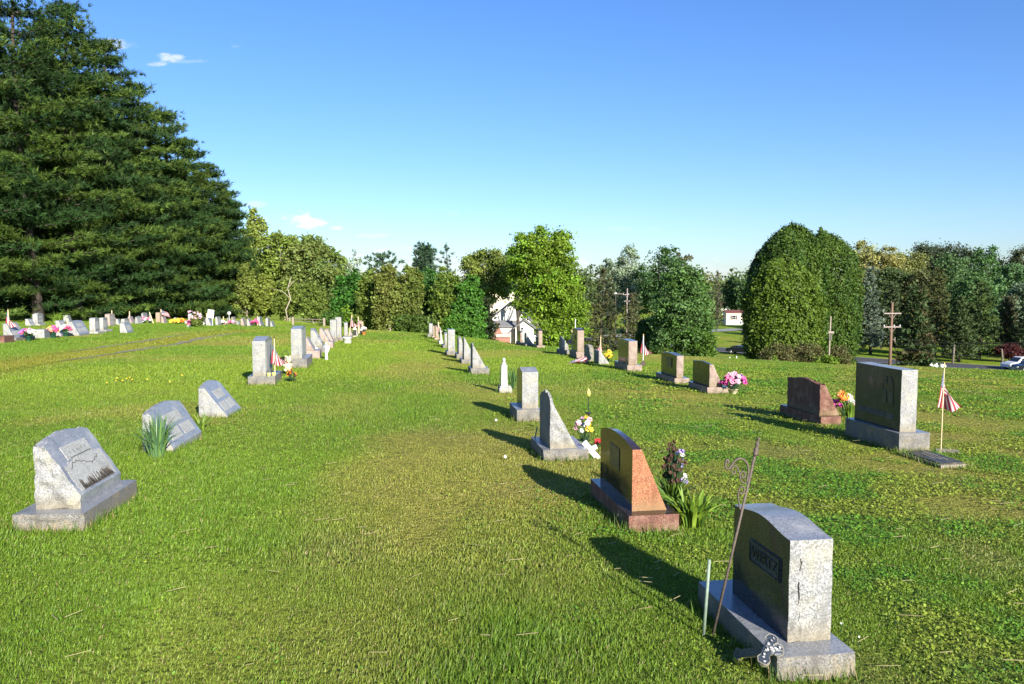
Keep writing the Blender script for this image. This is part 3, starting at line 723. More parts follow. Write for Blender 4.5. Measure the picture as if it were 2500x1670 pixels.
fs('tan upright headstone below the waving flag', 'tan', (380.5, 390), 787, 764, 395, top='arch', amp=.04, seed=91)
fs('mauve slant headstone right of the tan upright', 'pink', (394, 402), 789, 773, 409, topx=397, seed=92)
fs('small rounded white headstone beside yellow flowers', 'white', (424, 429), 789, 778, 434, top='arch', amp=.08, seed=93)
fs('pale upright headstone left of the rose bush', 'white', (460, 470), 792, 766, 476, seed=94)
fs('pale rounded headstone behind the rose bush', 'white', (476, 484), 791, 766, 492, top='arch', amp=.08, seed=95)
fs('low white block left of the rose bush', 'white', (451, 456), 791, 783, 461, seed=96)
fs('tiny white foot marker before the rose bush', 'white', (456, 461), 799, 794, 466, seed=97)
fs('white slant headstone right of the rose bush', 'white', (493, 499), 792, 775, 504, topx=495, seed=98)
fs('broad pale slant headstone below a small white sign', 'white', (503, 516), 795, 775, 522, topx=507, seed=99)
fs('bluish white headstone with a low slanted front', 'white', (526, 533), 794, 774, 541, topx=530, seed=100, panels=1)
fs('dark grey post-like headstone with a white ball on it', 'old', (554.5, 557), 792, 776, 561, seed=101)
fs('dark grey headstone with a pale plaque in the shade', 'old', (565, 569), 791, 774, 575, seed=102, panels=1)
fs('small blue-grey slant headstone', 'grey', (577, 583), 793, 783, 588, topx=579, seed=103, panels=1)
fs('rose tinted slant headstone with a rounded top', 'pink', (588, 597), 795, 779, 603, topx=592, top='arch', amp=.05, seed=104)
fs('white slant headstone right of the rose tinted one', 'white', (603, 612), 796, 780, 618, topx=606, top='arch', amp=.05, seed=105)
fs('white headstone behind a flag near the thicket', 'white', (629, 634), 790, 775, 640, top='arch', amp=.05, seed=106)
fs('small white slant headstone with a dark wreath', 'white', (632, 639), 796, 785, 646, topx=634, seed=107)
fs('pale rounded headstone second from the thicket end', 'white', (648.5, 654), 797, 778, 660, top='arch', amp=.05, seed=108)
fs('last white slant headstone before the thicket', 'white', (660, 667), 798, 785, 673, topx=662, seed=109)

# carved details ------------------------------------------------------------
def text_mesh(s, size, ext):
    cu_ = bpy.data.curves.new('lettering', 'FONT'); cu_.body = s; cu_.size = size; cu_.extrude = ext; cu_.align_x = 'CENTER'; cu_.align_y = 'CENTER'; cu_.resolution_u = 3
    o = bpy.data.objects.new('lettering', cu_); COL.objects.link(o)
    me = bpy.data.meshes.new_from_object(o.evaluated_get(bpy.context.evaluated_depsgraph_get()))
    bpy.data.objects.remove(o); bpy.data.curves.remove(cu_)
    return me
def back_detail(root, name, build, mats, t, h, off=.003):
    """hang a mesh drawn in (right, up) on the back face: right runs towards the viewer"""
    dw, L, H, zb, d0, ins, Wb, Lb = root['dims']
    o = build.build(name, mats, root) if isinstance(build, MB) else bpy.data.objects.new(name, build)
    if not isinstance(build, MB):
        COL.objects.link(o); o.parent = root
        for m_ in (mats if isinstance(mats, list) else [mats]): o.data.materials.append(m_)
    o.matrix_local = Matrix(((0, 0, -1, d0 - off), (-1, 0, 0, ins + L * t), (0, 1, 0, zb + H * h), (0, 0, 0, 1)))
    return o
q = MB(); q.box(-.165, .165, -.062, .062, -.002, .002); back_detail(wertz, 'name_panel', q, LETTER, .40, .64, .002)
q = MB()
for (a, b_) in ((.050, .058), (-.058, -.050)): q.box(-.16, .16, a, b_, 0, .006)
for sx_ in (-1, 1): q.box(sx_ * .157 - .004, sx_ * .157 + .004, -.05, .05, 0, .006)
back_detail(wertz, 'panel_border', q, DARKM, .40, .64, .0045)
back_detail(wertz, 'lettering', text_mesh('WERTZ', .080, .003), DARKM, .40, .64, .007)
q = MB(); q.box(-.14, .14, -.09, .09, -.001, .003); back_detail(redst, 'plaque', q, PANEL_D, .52, .68, .002)
q = MB(); q.box(-.17, .17, -.11, .11, -.001, .012); back_detail(plaqst, 'plaque', q, PANEL_D, .46, .62, .002)
q = MB(); q.box(-.10, .10, -.07, .07, -.001, .012); back_detail(bigbrown, 'plaque', q, PANEL_D, .45, .66, .002)
# arched window with a cross left standing between four dark openings
q = MB(); na = 10
def qarc(sx):
    pts = [(sx * .022, .10)]
    for i in range(na + 1):
        a = math.pi / 2 * i / na; pts.append((sx * (.022 + .083 * math.sin(a) if i else .022), .10 + .095 * math.cos(a) if i < na else .10))
    return pts
for sx in (-1, 1):
    arc = [(sx * .024, .085)] + [(sx * (.024 + .08 * math.sin(math.pi / 2 * i / na)), .085 + .10 * math.cos(math.pi / 2 * i / na)) for i in range(na + 1)]
    q.add([(x, y, 0) for x, y in arc] + [(x, y, .003) for x, y in arc], [list(range(len(arc))), [i + len(arc) for i in range(len(arc))][::-1]])
    x0, x1 = sorted((sx * .024, sx * .104)); q.box(x0, x1, -.16, .0, 0, .003)
    x0, x1 = sorted((sx * .106, sx * .112)); q.box(x0, x1, -.165, .09, 0, .003)
back_detail(crossst, 'cross_window', q, PANEL_D, .27, .62, .0035)
q = MB(); q.box(-.40, .36, -.035, .035, 0, .002); back_detail(crossst, 'name_band', q, LETTER, .5, .22, .002)
# stains, crack and panels on the nearest left slant
def slant_detail(root, name, rects, m_, nose, tx_px_w, off=.004, jag=0):
    dw, L, H, zb, d0, ins, Wb, Lb = root['dims']; xb, xt = dw, tx_px_w; hN = nose * H
    nrm = Vector((H - hN, 0, xb - xt)).normalized(); mb = MB()
    for poly in rects:
        top_ = []; bot_ = []
        for (t, s) in poly:
            p = Vector((xb + (xt - xb) * s, t * L, hN + (H - hN) * s)); top_.append(p + nrm * off); bot_.append(p)
        k = len(poly); mb.add(top_ + bot_, [list(range(k))] + [[i, (i + 1) % k, k + (i + 1) % k, k + i] for i in range(k)])
    o = mb.build(name, m_, root); o.location = (d0, ins, zb); return o
e1d = e1['dims']; e1tx = (X_at(112, 1257, e1.location.y + .15) - X_at(87, 1257, e1.location.y + .15))
mk = []
for i in range(5):
    t0 = .33 + .085 * i; mk.append([(t0, .71), (t0 + .006, .71), (t0 + .006, .76 + .03 * (i % 2)), (t0, .76)])
mk.append([(.28, .635), (.76, .635), (.74, .652), (.3, .648)])
slant_detail(e1, 'lettering', mk, LETTER, .2, e1tx, .0065)
slant_detail(e1, 'name_panel', [[(.22, .62), (.78, .62), (.78, .88), (.22, .88)]], PANEL, .2, e1tx, .004)
def jag(t, sd, a=.05): return a * (float(fbm(t * 9 + sd, sd * 1.7, sd, 4)) - .5) * 2
lowp = [(.08, .05), (.92, .05)] + [(.93 + jag(k / 9, 3, .03), .05 + .5 * k / 9) for k in range(10)] + [(.92 - .82 * i / 60, .56 + .10 * math.sin(math.pi * i / 60) + jag(i / 22, 5, .12)) for i in range(61)] + [(.07 + jag(k / 9, 8, .03), .5 - .44 * k / 9) for k in range(10)]
slant_detail(e1, 'lower_panel', [lowp], PANEL, .2, e1tx, .003)
slv = []
rr = random.Random(4)
for i in range(150):
    t = rr.uniform(.15, .86); hgt_ = (.03 + .17 * rr.random() ** 2.2) * (.5 + .9 * float(fbm(t * 6, 3, 4, 3))); w__ = rr.uniform(.002, .007)
    slv.append([(t - w__, .075), (t + w__, .075), (t + w__ * .8, .075 + hgt_ * .7), (t, .075 + hgt_), (t - w__ * .9, .075 + hgt_ * .6)])
slv.append([(.15, .055), (.87, .055), (.86, .085), (.16, .085)])
for k in range(len(slv)): slv[k] = slv[k]
slant_detail(e1, 'black_stain', slv, STREAK, .2, e1tx, .006)
cr = [(.17 + .62 * i / 30, .49 + .06 * math.sin(i * .22) + jag(i / 9, 12, .05)) for i in range(31)]
cr = cr + [(t, s + .007) for t, s in cr[::-1]]
slant_detail(e1, 'crack', [cr], STREAK, .2, e1tx, .0065)
# hairline cracks on the near Wertz end
def end_crack(root, pts, w_=.003):
    dw, L, H, zb, d0, ins, Wb, Lb = root['dims']; mb = MB()
    P3 = []
    for (xa, za), (xb_, zb2) in zip(pts[:-1], pts[1:]): P3 += [(xa + (xb_ - xa) * k / 6 + random.uniform(-.008, .008), za + (zb2 - za) * k / 6) for k in range(6)]
    V3 = []
    for x, z in P3 + [pts[-1]]:
        fall = max(0, min(1, 4 * x, 4 * (1 - x), 5 * z, 5 * (1 - z))); e = .012 * (1 + 1.3 * rock(dw * x, 1, z * H, 9, 12)) * fall
        V3.append(Vector((d0 + dw * x, ins - e, zb + H * z)))
    mb.tube(V3, w_, 4); o = mb.build('crack', STREAK, root); return o
end_crack(wertz, [(.22, .83), (.25, .78), (.23, .70)], .0022)
end_crack(wertz, [(.2, .60), (.19, .52), (.22, .44), (.20, .36), (.24, .28), (.2, .22)], .0025)
end_crack(wertz, [(.5, .14), (.62, .11), (.7, .09)], .002)

# small white pillar monument
Gp = P(1234, 960); k = Gp.y / F
pl = thing('pillar_monument', (X_at(1219, 960, Gp.y), Gp.y, Gp.z), 'slim white marble pillar with a weathered ball finial', 'monument', None, math.atan(.154))
Wp = 32 * k; q = MB(); q.box(0, Wp, 0, Wp, -.04, .10, bev=.012); q.box(Wp*.06, Wp*.94, Wp*.06, Wp*.94, .10, .13, bev=.008); q.build('base', W_ROUGH, pl)
q = MB(); cx = Wp * .42; h0, h1 = .13, Z_at(896, Gp.y) - Gp.z
a0, a1 = 8.2 * k, 7 * k
q.add([(cx-a0,cx-a0,h0),(cx+a0,cx-a0,h0),(cx+a0,cx+a0,h0),(cx-a0,cx+a0,h0),(cx-a1,cx-a1,h1),(cx+a1,cx-a1,h1),(cx+a1,cx+a1,h1),(cx-a1,cx+a1,h1)], [[0,1,5,4],[1,2,6,5],[2,3,7,6],[3,0,4,7],[4,5,6,7]])
q.box(cx - a1*1.15, cx + a1*1.15, cx - a1*1.15, cx + a1*1.15, h1, h1 + .025, bev=.006); q.build('shaft', W_ROUGH, pl)
q = MB(); q.lathe([(a1*.95, 0), (a1*.9, .03), (a1*.55, .06), (a1*.45, .075), (a1*.65, .09), (a1*.66, .115), (a1*.4, .135), (.01, .142)], 10, (cx, cx, h1 + .025)); q.build('finial', W_ROUGH, pl, True)
FOOT.append((pl.location.x, Gp.y, 1, 0, 0, Wp, 0, Wp))

# flat bronze grave marker in its concrete collar
c4 = [P(2210, 1113), P(2262, 1108), P(2352, 1139), P(2295, 1142)]
cc = sum(c4, Vector()) / 4
mk_ = thing('flat_marker', cc, 'dark flat bronze grave marker set in the grass before the large grey headstone', 'grave marker')
def flatpoly(pts, c, grow, z0, z1):
    v = [((p.x - c.x) * grow, (p.y - c.y) * grow, p.z - c.z + z0) for p in pts] + [((p.x - c.x) * grow, (p.y - c.y) * grow, p.z - c.z + z1) for p in pts]
    return MB().add(v, [[0,1,2,3],[7,6,5,4],[0,4,5,1],[1,5,6,2],[2,6,7,3],[3,7,4,0]])
flatpoly(c4, cc, 1.12, -.03, .035).build('collar', CONC, mk_)
flatpoly(c4, cc, .98, .02, .05).build('plaque', DARKM, mk_)
q = MB()
d1 = ((c4[2] + c4[1]) / 2 - (c4[0] + c4[3]) / 2).normalized(); ang = math.atan2((c4[3]-c4[0]).y, (c4[3]-c4[0]).x)
for i, (hw_, yy_) in enumerate(((.30, .05), (.22, 0), (.16, -.05))):
    Mt = Matrix.Rotation(ang, 4, 'Z') @ Matrix.Translation((0, yy_, 0)); q.box(-hw_, hw_, -.008, .008, .051, .055, M4=Mt)
q.build('lettering', CONC, mk_)
FOOT.append((cc.x, cc.y, math.cos(ang), math.sin(ang), -.45, .45, -.17, .17))
Gc = P(2312, 1105); cs = MB(); cs.box(-.13, .13, -.09, .09, -.03, .03, bev=.01); o = cs.build('concrete_pad', CONC); o.location = Gc; o.rotation_euler = (0, 0, -.4); tag(o, 'small concrete pad at the foot of the flag by the large grey headstone', 'pad')
FOOT.append((Gc.x, Gc.y, 1, 0, -.13, .13, -.1, .1))
# small blue-grey marker leaning on a base
Gm = P(1698, 946)
mm = MB(); mm.box(-.10, .10, -.07, .07, -.008, .008); o = mm.build('grave_plate', G_POLF); o.location = Gm + Vector((0, 0, .13)); o.rotation_euler = (-.35, .1, -.3); tag(o, 'small blue-grey plate leaning on the base of the brown slant headstone', 'plate')
mm2 = MB(); mm2.tube([(0, 0, -.13), (0, 0, 0)], .01, 5)
s2 = mm2.build('prop', IRON, o)

# ------------------------------------------------------------------ flags
def flag(label, px, ytop, ybot, hoist, fly, droop, yaw, mode='hang', leanx=0.0, pole=STAKE, depth=None, group='small flags on the graves', zt=.0, py_foot=None):
    G = P(px, ybot) if depth is None else Vector((X_at(px, ybot, depth), depth, Z_at(ybot, depth)))
    Hh = Z_at(ytop, G.y) - G.z
    r = thing('flag', G, label, 'flag', group)
    top = Vector((leanx * Hh, 0, Hh)); ax_ = top.normalized()
    q = MB(); rp = max(.006, .0011 * G.y * .5); q.tube([(0, 0, -.03), top], rp, 6); q.build('staff', pole, r)
    q = MB(); q.lathe([(rp * 1.1, 0), (rp * 2.0, .015), (rp * 1.2, .04), (.001, .065)], 6, top); q.build('finial', GOLD, r)
    nu, nv = 26, 26; rows = []; yd = Vector((math.cos(yaw), math.sin(yaw), 0)); nd = Vector((-yd.y, yd.x, 0))
    for j in range(nv + 1):
        v = j / nv; row = []
        hp = top - ax_ * (.03 + v * hoist)
        for i in range(nu + 1):
            u = i / nu
            al = droop * (1 - .25 * v)
            wob = .16 * math.sin(v * 5.5 + u * 2.2 + px) * u ** .8 + .05 * math.sin(v * 13 + px * 2) * u
            if droop > .7:
                lat = u ** .75 * (v - .22) * hoist * 1.05
                dn = v * hoist * (1 - u) + u * (fly * .98 + .18 * hoist * (1 - abs(v - .5) * 2))
                row.append(top - ax_ * .03 - Vector((0, 0, dn)) + yd * lat + nd * (.055 * hoist * 3 * u ** .7 * math.sin(v * 9.5 + u * 2 + px)) + yd * (.03 * hoist * math.sin(v * 14 + px) * u)); continue
            d = yd * math.cos(al) * (.9 + .35 * v) - Vector((0, 0, 1)) * math.sin(al)
            row.append(hp + d * (u * fly) + nd * (wob * fly * .55) + Vector((0, 0, -.02 * math.sin(u * 5 + v * 3) * fly)))
        rows.append(row)
    b = MB(); idx = 0
    for row in rows: b.v += [tuple(p) for p in row]
    for j in range(nv):
        for i in range(nu):
            a = j * (nu + 1) + i
            if j < 14 and i < 11: m_ = 1 if (i % 2 == 1 and j % 2 == 1 and (i // 2 + j // 2) % 1 == 0) else 2
            else: m_ = 0 if (j // 2) % 2 == 0 else 1
            b.f.append([a, a + 1, a + nu + 2, a + nu + 1]); b.m.append(m_)
    b.build('cloth', [FRED, FWHITE, FBLUE], r, True)
    return r
R = math.radians
flag('small US flag on a stick beside the large grey headstone', 2297, 898, 1103, .30, .46, R(62), R(-8))
for_ = P(2298.8, 1103)
flag('US flag hanging beside the peaked upright headstone, near the cream figurine', 672, 826, 937, .34, .50, R(66), R(15))
flag('US flag right of the broad brown headstone', 1570, 819, 894, .34, .50, R(62), R(0), pole=STAKEW)
flag('US flag drooping over the low grey slant headstone', 1466, 822, 886, .30, .46, R(55), R(170))
flag('US flag left of the tall brown rounded headstone', 1396, 806, 868, .28, .42, R(70), R(190))
flag('US flag leaning on the white slant headstone', 1078, 786, 836, .25, .42, R(66), R(0), leanx=-.16)
flag('US flag planted in the white flower bucket', 851, 768, 826, .34, .55, R(64), R(0), leanx=.16)
flag('US flag hanging left of the tan headstone at the end of the left-hand row', 875, 773, 815, .34, .5, R(66), R(0))
flag('US flag right of the tan headstone at the end of the left-hand row', 886, 785, 816, .30, .42, R(70), R(0))
flag('US flag hanging before the leftmost far slant headstone', 23, 756, 832, .42, .62, R(60), R(0))
flag('US flag hanging before the brown upright headstone', 274, 758, 790, .34, .55, R(66), R(0))
flag('US flag over the peach slant headstone', 317, 760, 788, .30, .48, R(60), R(0))
flag('US flag leaning right of the dark narrow headstone', 375, 762, 790, .34, .55, R(66), R(0), leanx=-.34)
flag('US flag blowing out over the tan upright headstone', 394, 755, 786, .42, .62, R(22), R(0))
flag('US flag beside the small white sign', 505, 765, 794, .36, .5, R(70), R(0))
flag('pale US flag between the bluish and dark headstones', 546, 773, 793, .30, .5, R(72), R(0))
flag('US flag before the last pale headstones by the thicket', 629, 772, 795, .34, .5, R(66), R(0))
flag('small US flag among the pink and white flowers', 166, 776, 818, .22, .30, R(70), R(180))
# a bare flag staff behind the tall brown headstone
Gs = P(1408, 868); o = MB().tube([(0, 0, 0), (.02, 0, Z_at(780, Gs.y + .5) - Gs.z)], .014, 6).build('garden_stake', STAKEW); o.location = Gs + Vector((0, .9, 0)); tag(o, 'bare pale staff rising behind the tall brown rounded headstone', 'stake')
# the fallen flag
Gf = P(1418, 889); r = thing('flag', Gf, 'fallen US flag lying in the grass before the boulder-like headstone', 'flag', 'small flags on the graves', .25)
b = MB(); nu, nv = 26, 13
for j in range(nv + 1):
    for i in range(nu + 1):
        u, v = i / nu, j / nv; b.v.append((-.38 + .62 * u, -.12 + .34 * v * (.35 + u), .06 + .07 * math.sin(v * 7 + u * 3) * u + .10 * u * v))
for j in range(nv):
    for i in range(nu):
        a = j * (nu + 1) + i; m_ = (1 if (i % 2 and j % 2) else 2) if (j > 6 and i < 10) else (0 if j % 2 == 0 else 1)
        b.f.append([a, a + 1, a + nu + 2, a + nu + 1]); b.m.append(m_)
b.build('cloth', [FRED, FWHITE, FBLUE], r, True)
MB().tube([(-.5, -.14, .03), (.3, .30, .03)], .006, 5).build('staff', STAKE, r)

# ------------------------------------------------------------------ flowers, pots, ornaments
def petals(mb, c, r, mi, n=6, rnd=random):
    up = Vector((rnd.uniform(-.6, .6), rnd.uniform(-1, .1), rnd.uniform(.1, 1))).normalized()
    a = up.orthogonal().normalized(); b = up.cross(a)
    for k in range(n):
        t = 2 * math.pi * k / n; d = a * math.cos(t) + b * math.sin(t); e = up.cross(d)
        mb.add([c, c + d * r * .6 + e * r * .38 + up * r * .15, c + d * r + up * r * .35, c + d * r * .6 - e * r * .38 + up * r * .15], [[0, 1, 2, 3]], mi)
def bouquet(name, label, G, pots, heads, spread, hgt, colors, stem=.2, pot=None, potm=None, potr=.09, poth=.14, group=None, cat='flowers', hr=.045, leaves=14, seed=1):
    rnd = random.Random(seed)
    r = thing(name, G, label, cat, group)
    z0 = 0
    if pot:
        MB().lathe([(potr * .7, 0), (potr * .75, .005), (potr, poth), (potr * 1.08, poth), (potr * 1.08, poth * .93), (potr * .9, poth * .9)], 14).build('pot', potm, r, True); z0 = poth * .9
    sm = MB(); hm = MB(); lm = MB()
    for i in range(heads):
        a = rnd.uniform(0, 6.283); q = math.sqrt(rnd.random()) * spread
        c = Vector((q * math.cos(a), q * math.sin(a), z0 + hgt * (.45 + .55 * (1 - (q / max(spread, .01)) ** 2) + rnd.uniform(-.12, .12))))
        sm.tube([(0, 0, z0 - .02), (c.x * .5, c.y * .5, z0 + (c.z - z0) * .6), c], .004, 4, cap=False)
        mi = rnd.randrange(len(colors)) if a < 9 else 0
        mi = int((math.cos(a) * q / spread * .5 + .5 + rnd.uniform(-.18, .18)) * len(colors)) % len(colors)
        for _ in range(2): petals(hm, c, hr * rnd.uniform(.8, 1.2), mi, 6, rnd)
    for i in range(leaves):
        a = rnd.uniform(0, 6.283); d = Vector((math.cos(a), math.sin(a), rnd.uniform(.2, 1.2))).normalized(); c = Vector((0, 0, z0)) + d * spread * rnd.uniform(.3, .9); e = d.cross(Vector((0, 0, 1))).normalized() * hr * .7
        lm.add([c - d * hr, c + e, c + d * hr * 1.6, c - e], [[0, 1, 2, 3]])
    sm.build('stems', LEAFD, r); hm.build('blossoms', colors, r)
    if leaves: lm.build('leaves', LEAFD, r)
    return r
bouquet('flower_pot', 'cream pot of pink and lilac flowers before the brown slant headstone', P(1791, 962), 1, 60, .26, .30, [MAGENTA, PINKF, LPINK, LPINK, LILAC, LILAC], pot=1, potm=CREAM, potr=.085, poth=.10, cat='flower pot', hr=.055, seed=3)
bouquet('flower_bunch', 'bright orange, yellow and white flowers beside the rough red headstone', P(2066, 1018) + Vector((0, .1, 0)), 0, 34, .17, .34, [MAGENTA, ORANGE, YELLOW, WHITEF, LPINK], cat='flowers', hr=.05, leaves=0, seed=4)
bouquet('flower_bunch', 'yellow flowers behind the low grey slant headstone', P(1486, 884), 0, 26, .13, .34, [YELLOW], cat='flowers', hr=.055, leaves=6, seed=5)
bouquet('flower_bunch', 'pale pink and yellow flowers in a spike vase right of the rough grey slant headstone', P(1425, 1092) + Vector((0, 0, .05)), 0, 14, .12, .36, [LPINK, LPINK, WHITEF, YELLOW, LPINK], cat='flowers', hr=.034, leaves=10, seed=6)
bouquet('flower_bunch', 'small dark red flowers lying by the white cross', P(1462, 1094), 0, 7, .05, .10, [REDF], hr=.03, leaves=4, seed=7)
bouquet('flower_bunch', 'dead brown flowers with white and purple sprays behind the red headstone', P(1645, 1232), 0, 60, .11, .52, [DEADF, DEADF, DEADF, DEADF, LILAC, WHITEF], hr=.022, leaves=10, seed=8)
bouquet('flower_pot', 'green pot of pink and purple flowers beside the leftmost far headstone', P(70, 832), 1, 34, .28, .30, [PURPLE, PINKF, LPINK, WHITEF], pot=1, potm=POTG, potr=.11, poth=.18, cat='flower pot', hr=.08, seed=9)
bouquet('flower_pot', 'green pot of yellow, peach and magenta flowers', P(130, 825), 1, 40, .22, .28, [YELLOW, PEACH, PEACH, MAGENTA, PINKF], pot=1, potm=POTG, potr=.12, poth=.2, cat='flower pot', hr=.08, seed=10)
bouquet('flower_pot', 'green pot of white and hot pink flowers', P(161, 822), 1, 40, .22, .28, [WHITEF, WHITEF, PINKF, PINKF], pot=1, potm=POTG, potr=.12, poth=.2, cat='flower pot', hr=.08, seed=11)
bouquet('flower_bunch', 'low yellow and orange flowers beside the small rounded white headstone', P(436, 790), 0, 40, .55, .30, [YELLOW, YELLOW, ORANGE], hr=.12, leaves=10, seed=12)
bouquet('flower_bunch', 'pink flowers at the left foot of the rose bush', P(469, 797), 0, 26, .26, .42, [PINKF, PEACH], hr=.10, leaves=6, seed=13)
bouquet('flower_bunch', 'white ball of flowers at the right foot of the rose bush', P(487, 796), 0, 24, .24, .26, [WHITEF], hr=.10, leaves=0, seed=14)
bouquet('flower_bunch', 'white flowers before the bluish white headstone', P(541, 793), 0, 26, .34, .26, [WHITEF], hr=.10, leaves=4, seed=15)
bouquet('flower_bunch', 'pink flowers between the two dark grey headstones', P(565, 792), 0, 20, .22, .28, [PINKF, LPINK], hr=.10, leaves=4, seed=16)
bouquet('flower_bunch', 'magenta flowers left of the headstone with a dark wreath', P(624, 796), 0, 30, .28, .40, [MAGENTA, PINKF], hr=.10, leaves=4, seed=17)
bouquet('flower_bunch', 'white and red flowers before the rounded upright headstone with the niche', P(353, 790), 0, 26, .40, .42, [WHITEF, PINKF, WHITEF], hr=.09, leaves=6, seed=18)
bouquet('flower_pot', 'orange pot with white and green flowers at the end of the left-hand row', P(888, 818), 1, 16, .16, .26, [WHITEF, WHITEF], pot=1, potm=POTO, potr=.12, poth=.18, cat='flower pot', hr=.07, seed=19)
bouquet('potted_plant', 'dark leafy plant with rusty orange flowers beside the near flag', P(711, 932), 0, 16, .11, .26, [ORANGE, DEADF], cat='plant', hr=.035, leaves=46, seed=20)
bk = thing('flower_bucket', P(848, 838), 'white bucket standing before the slim grey headstone', 'bucket')
MB().lathe([(.15, 0), (.17, .01), (.19, .24), (.20, .24), (.18, .22), (.17, .19)], 16).build('bucket', POTW, bk, True); MB().lathe([(.17, .195), (.02, .2)], 12).build('soil', BARK, bk)

# yellow cups on the base of the peaked upright headstone
GE4 = P(637, 940)
for i, (px_, lab) in enumerate(((656.5, 'left'), (668.5, 'right'))):
    Yc = GE4.y + .05 + .12 * i; zc = Z_at(913, Yc)
    o = MB().lathe([(.028, 0), (.042, .10), (.038, .10), (.025, .01)], 12).build('cup', LEMON, None, True); o.location = (X_at(px_, 913, Yc), Yc, tz(X_at(px_, 913, Yc), Yc) + .15); tag(o, 'pale yellow cup on the base of the peaked upright headstone, the %s of two' % lab, 'cup', 'yellow cups')
# cream figurine
Gg = P(704, 915); r = thing('animal_figurine', Gg, 'cream coloured stuffed animal on a post behind the near flag', 'figurine')
q = MB(); q.blob((0, 0, .20), .095, 12, 0, 1.05); q.blob((0, 0, .36), .085, 12, 0, 1.0)
for s_ in (-1, 1): q.blob((s_ * .055, 0, .43), .028, 8); q.blob((s_ * .085, -.05, .24), .034, 8); q.blob((s_ * .05, -.05, .12), .04, 8)
q.build('body', CREAM, r, True); q = MB(); q.blob((-.03, -.078, .385), .012, 6); q.blob((.03, -.078, .385), .012, 6); q.blob((0, -.088, .35), .013, 6); q.build('face', BLACK, r)
MB().tube([(0, 0, -.02), (0, 0, .16)], .01, 6).build('post', STAKE, r)
# shepherd's hook left of the figurine
Gh = P(690, 918); r = tag(MB().tube([(0, 0, 0), (0, 0, .50)] + [(.075 - .075 * math.cos(a), 0, .50 + .075 * math.sin(a)) for a in [math.pi * i / 10 for i in range(1, 11)]] + [(.15, 0, .43), (.165, 0, .42)], .006, 6).build('plant_hook', BLACK), "small black plant hook behind the near flag", 'plant hook'); r.location = Gh
# angels
for (px_, yb_, yt_, lab) in ((771, 866, 842, 'small white angel statue beside the green wreath ball'), (797, 878, 834, 'tall white angel statue on a plinth in the left-hand row')):
    Ga = P(px_, yb_); hh = Z_at(yt_, Ga.y) - Ga.z; r = thing('angel_statue', Ga, lab, 'statue')
    s_ = hh; MB().lathe([(.11*s_, 0), (.12*s_, .03*s_), (.075*s_, .06*s_), (.065*s_, .3*s_), (.08*s_, .34*s_)], 12).build('plinth', WHITEP, r, True)
    MB().lathe([(.10*s_, .34*s_), (.105*s_, .40*s_), (.085*s_, .55*s_), (.10*s_, .74*s_), (.06*s_, .80*s_), (.03*s_, .83*s_), (.05*s_, .86*s_), (.055*s_, .91*s_), (.045*s_, .96*s_), (.005, .99*s_)], 12, sy=.8).build('figure', WHITEP, r, True)
    for sg in (-1, 1): MB().add([(sg*.02*s_, .06*s_, .55*s_), (sg*.15*s_, .10*s_, .80*s_), (sg*.17*s_, .10*s_, .62*s_), (sg*.10*s_, .08*s_, .42*s_), (sg*.02*s_, .075*s_, .55*s_), (sg*.15*s_, .115*s_, .80*s_), (sg*.17*s_, .115*s_, .62*s_), (sg*.10*s_, .095*s_, .42*s_)], [[0,1,2,3],[7,6,5,4],[0,4,5,1],[1,5,6,2],[2,6,7,3],[3,7,4,0]]).build('wing', WHITEP, r)
Gw = P(763.5, 872); q = MB()
for i in range(120):
    d = Vector((random.gauss(0, 1), random.gauss(0, 1), random.gauss(0, 1))).normalized(); petals(q, d * .10 + Vector((0, 0, .11)), .045, 0, 5)
o = q.build('wreath_ball', simple('teal_plastic_leaf', (.05, .16, .11), .5)); o.location = Gw; tag(o, 'green ball of plastic leaves in front of the pink slant headstone', 'wreath')
# lantern
Gl = P(866, 822); r = thing('lantern', Gl, 'cream roofed lantern with dark panes near the end of the left-hand row', 'lantern')
MB().box(-.09, .09, -.09, .09, 0, .05).build('base', CREAM, r); MB().box(-.07, .07, -.07, .07, .05, .36).build('pane', PANEL_D, r); MB().lathe([(.12, .36), (.10, .42), (.02, .54), (.005, .55)], 8).build('roof', CREAM, r)
# white ball lamp on the dark post headstone, paper sign
Gb = P(560, 792); o = MB().tube([(0, 0, 0), (0, 0, .72)], .02, 6).blob((0, 0, .82), .14, 10).build('globe_light', WHITEP, None, True); o.location = Gb; tag(o, 'white globe on a short post among the dark far headstones', 'garden light')
Gb = P(519, 795); r = thing('sign', Gb, 'small white blank-looking sign on a stick above the broad pale slant headstone', 'sign'); MB().tube([(0, 0, 0), (0, 0, .6)], .02, 5).build('post', STAKEW, r); MB().box(-.42, .02, -.01, .01, .5, 1.08, M4=Matrix.Rotation(.12, 4, 'Y')).build('board', WHITEP, r)
# dark folded blanket triangle at the leftmost far headstone
Gt = P(31, 825) + Vector((.05, -.05, .12)); q = MB(); q.add([(-.1, 0, 0), (.24, 0, 0), (-.08, .1, .45), (-.1, -.06, 0), (.24, -.06, 0), (-.08, .04, .45)], [[3,4,5],[2,1,0],[0,1,4,3],[1,2,5,4],[2,0,3,5]]); o = q.build('folded_cloth', simple('dark_blue_cloth', (.01, .02, .06), .8)); o.location = Gt; tag(o, 'dark blue triangular cloth leaning on the leftmost far headstone', 'cloth')

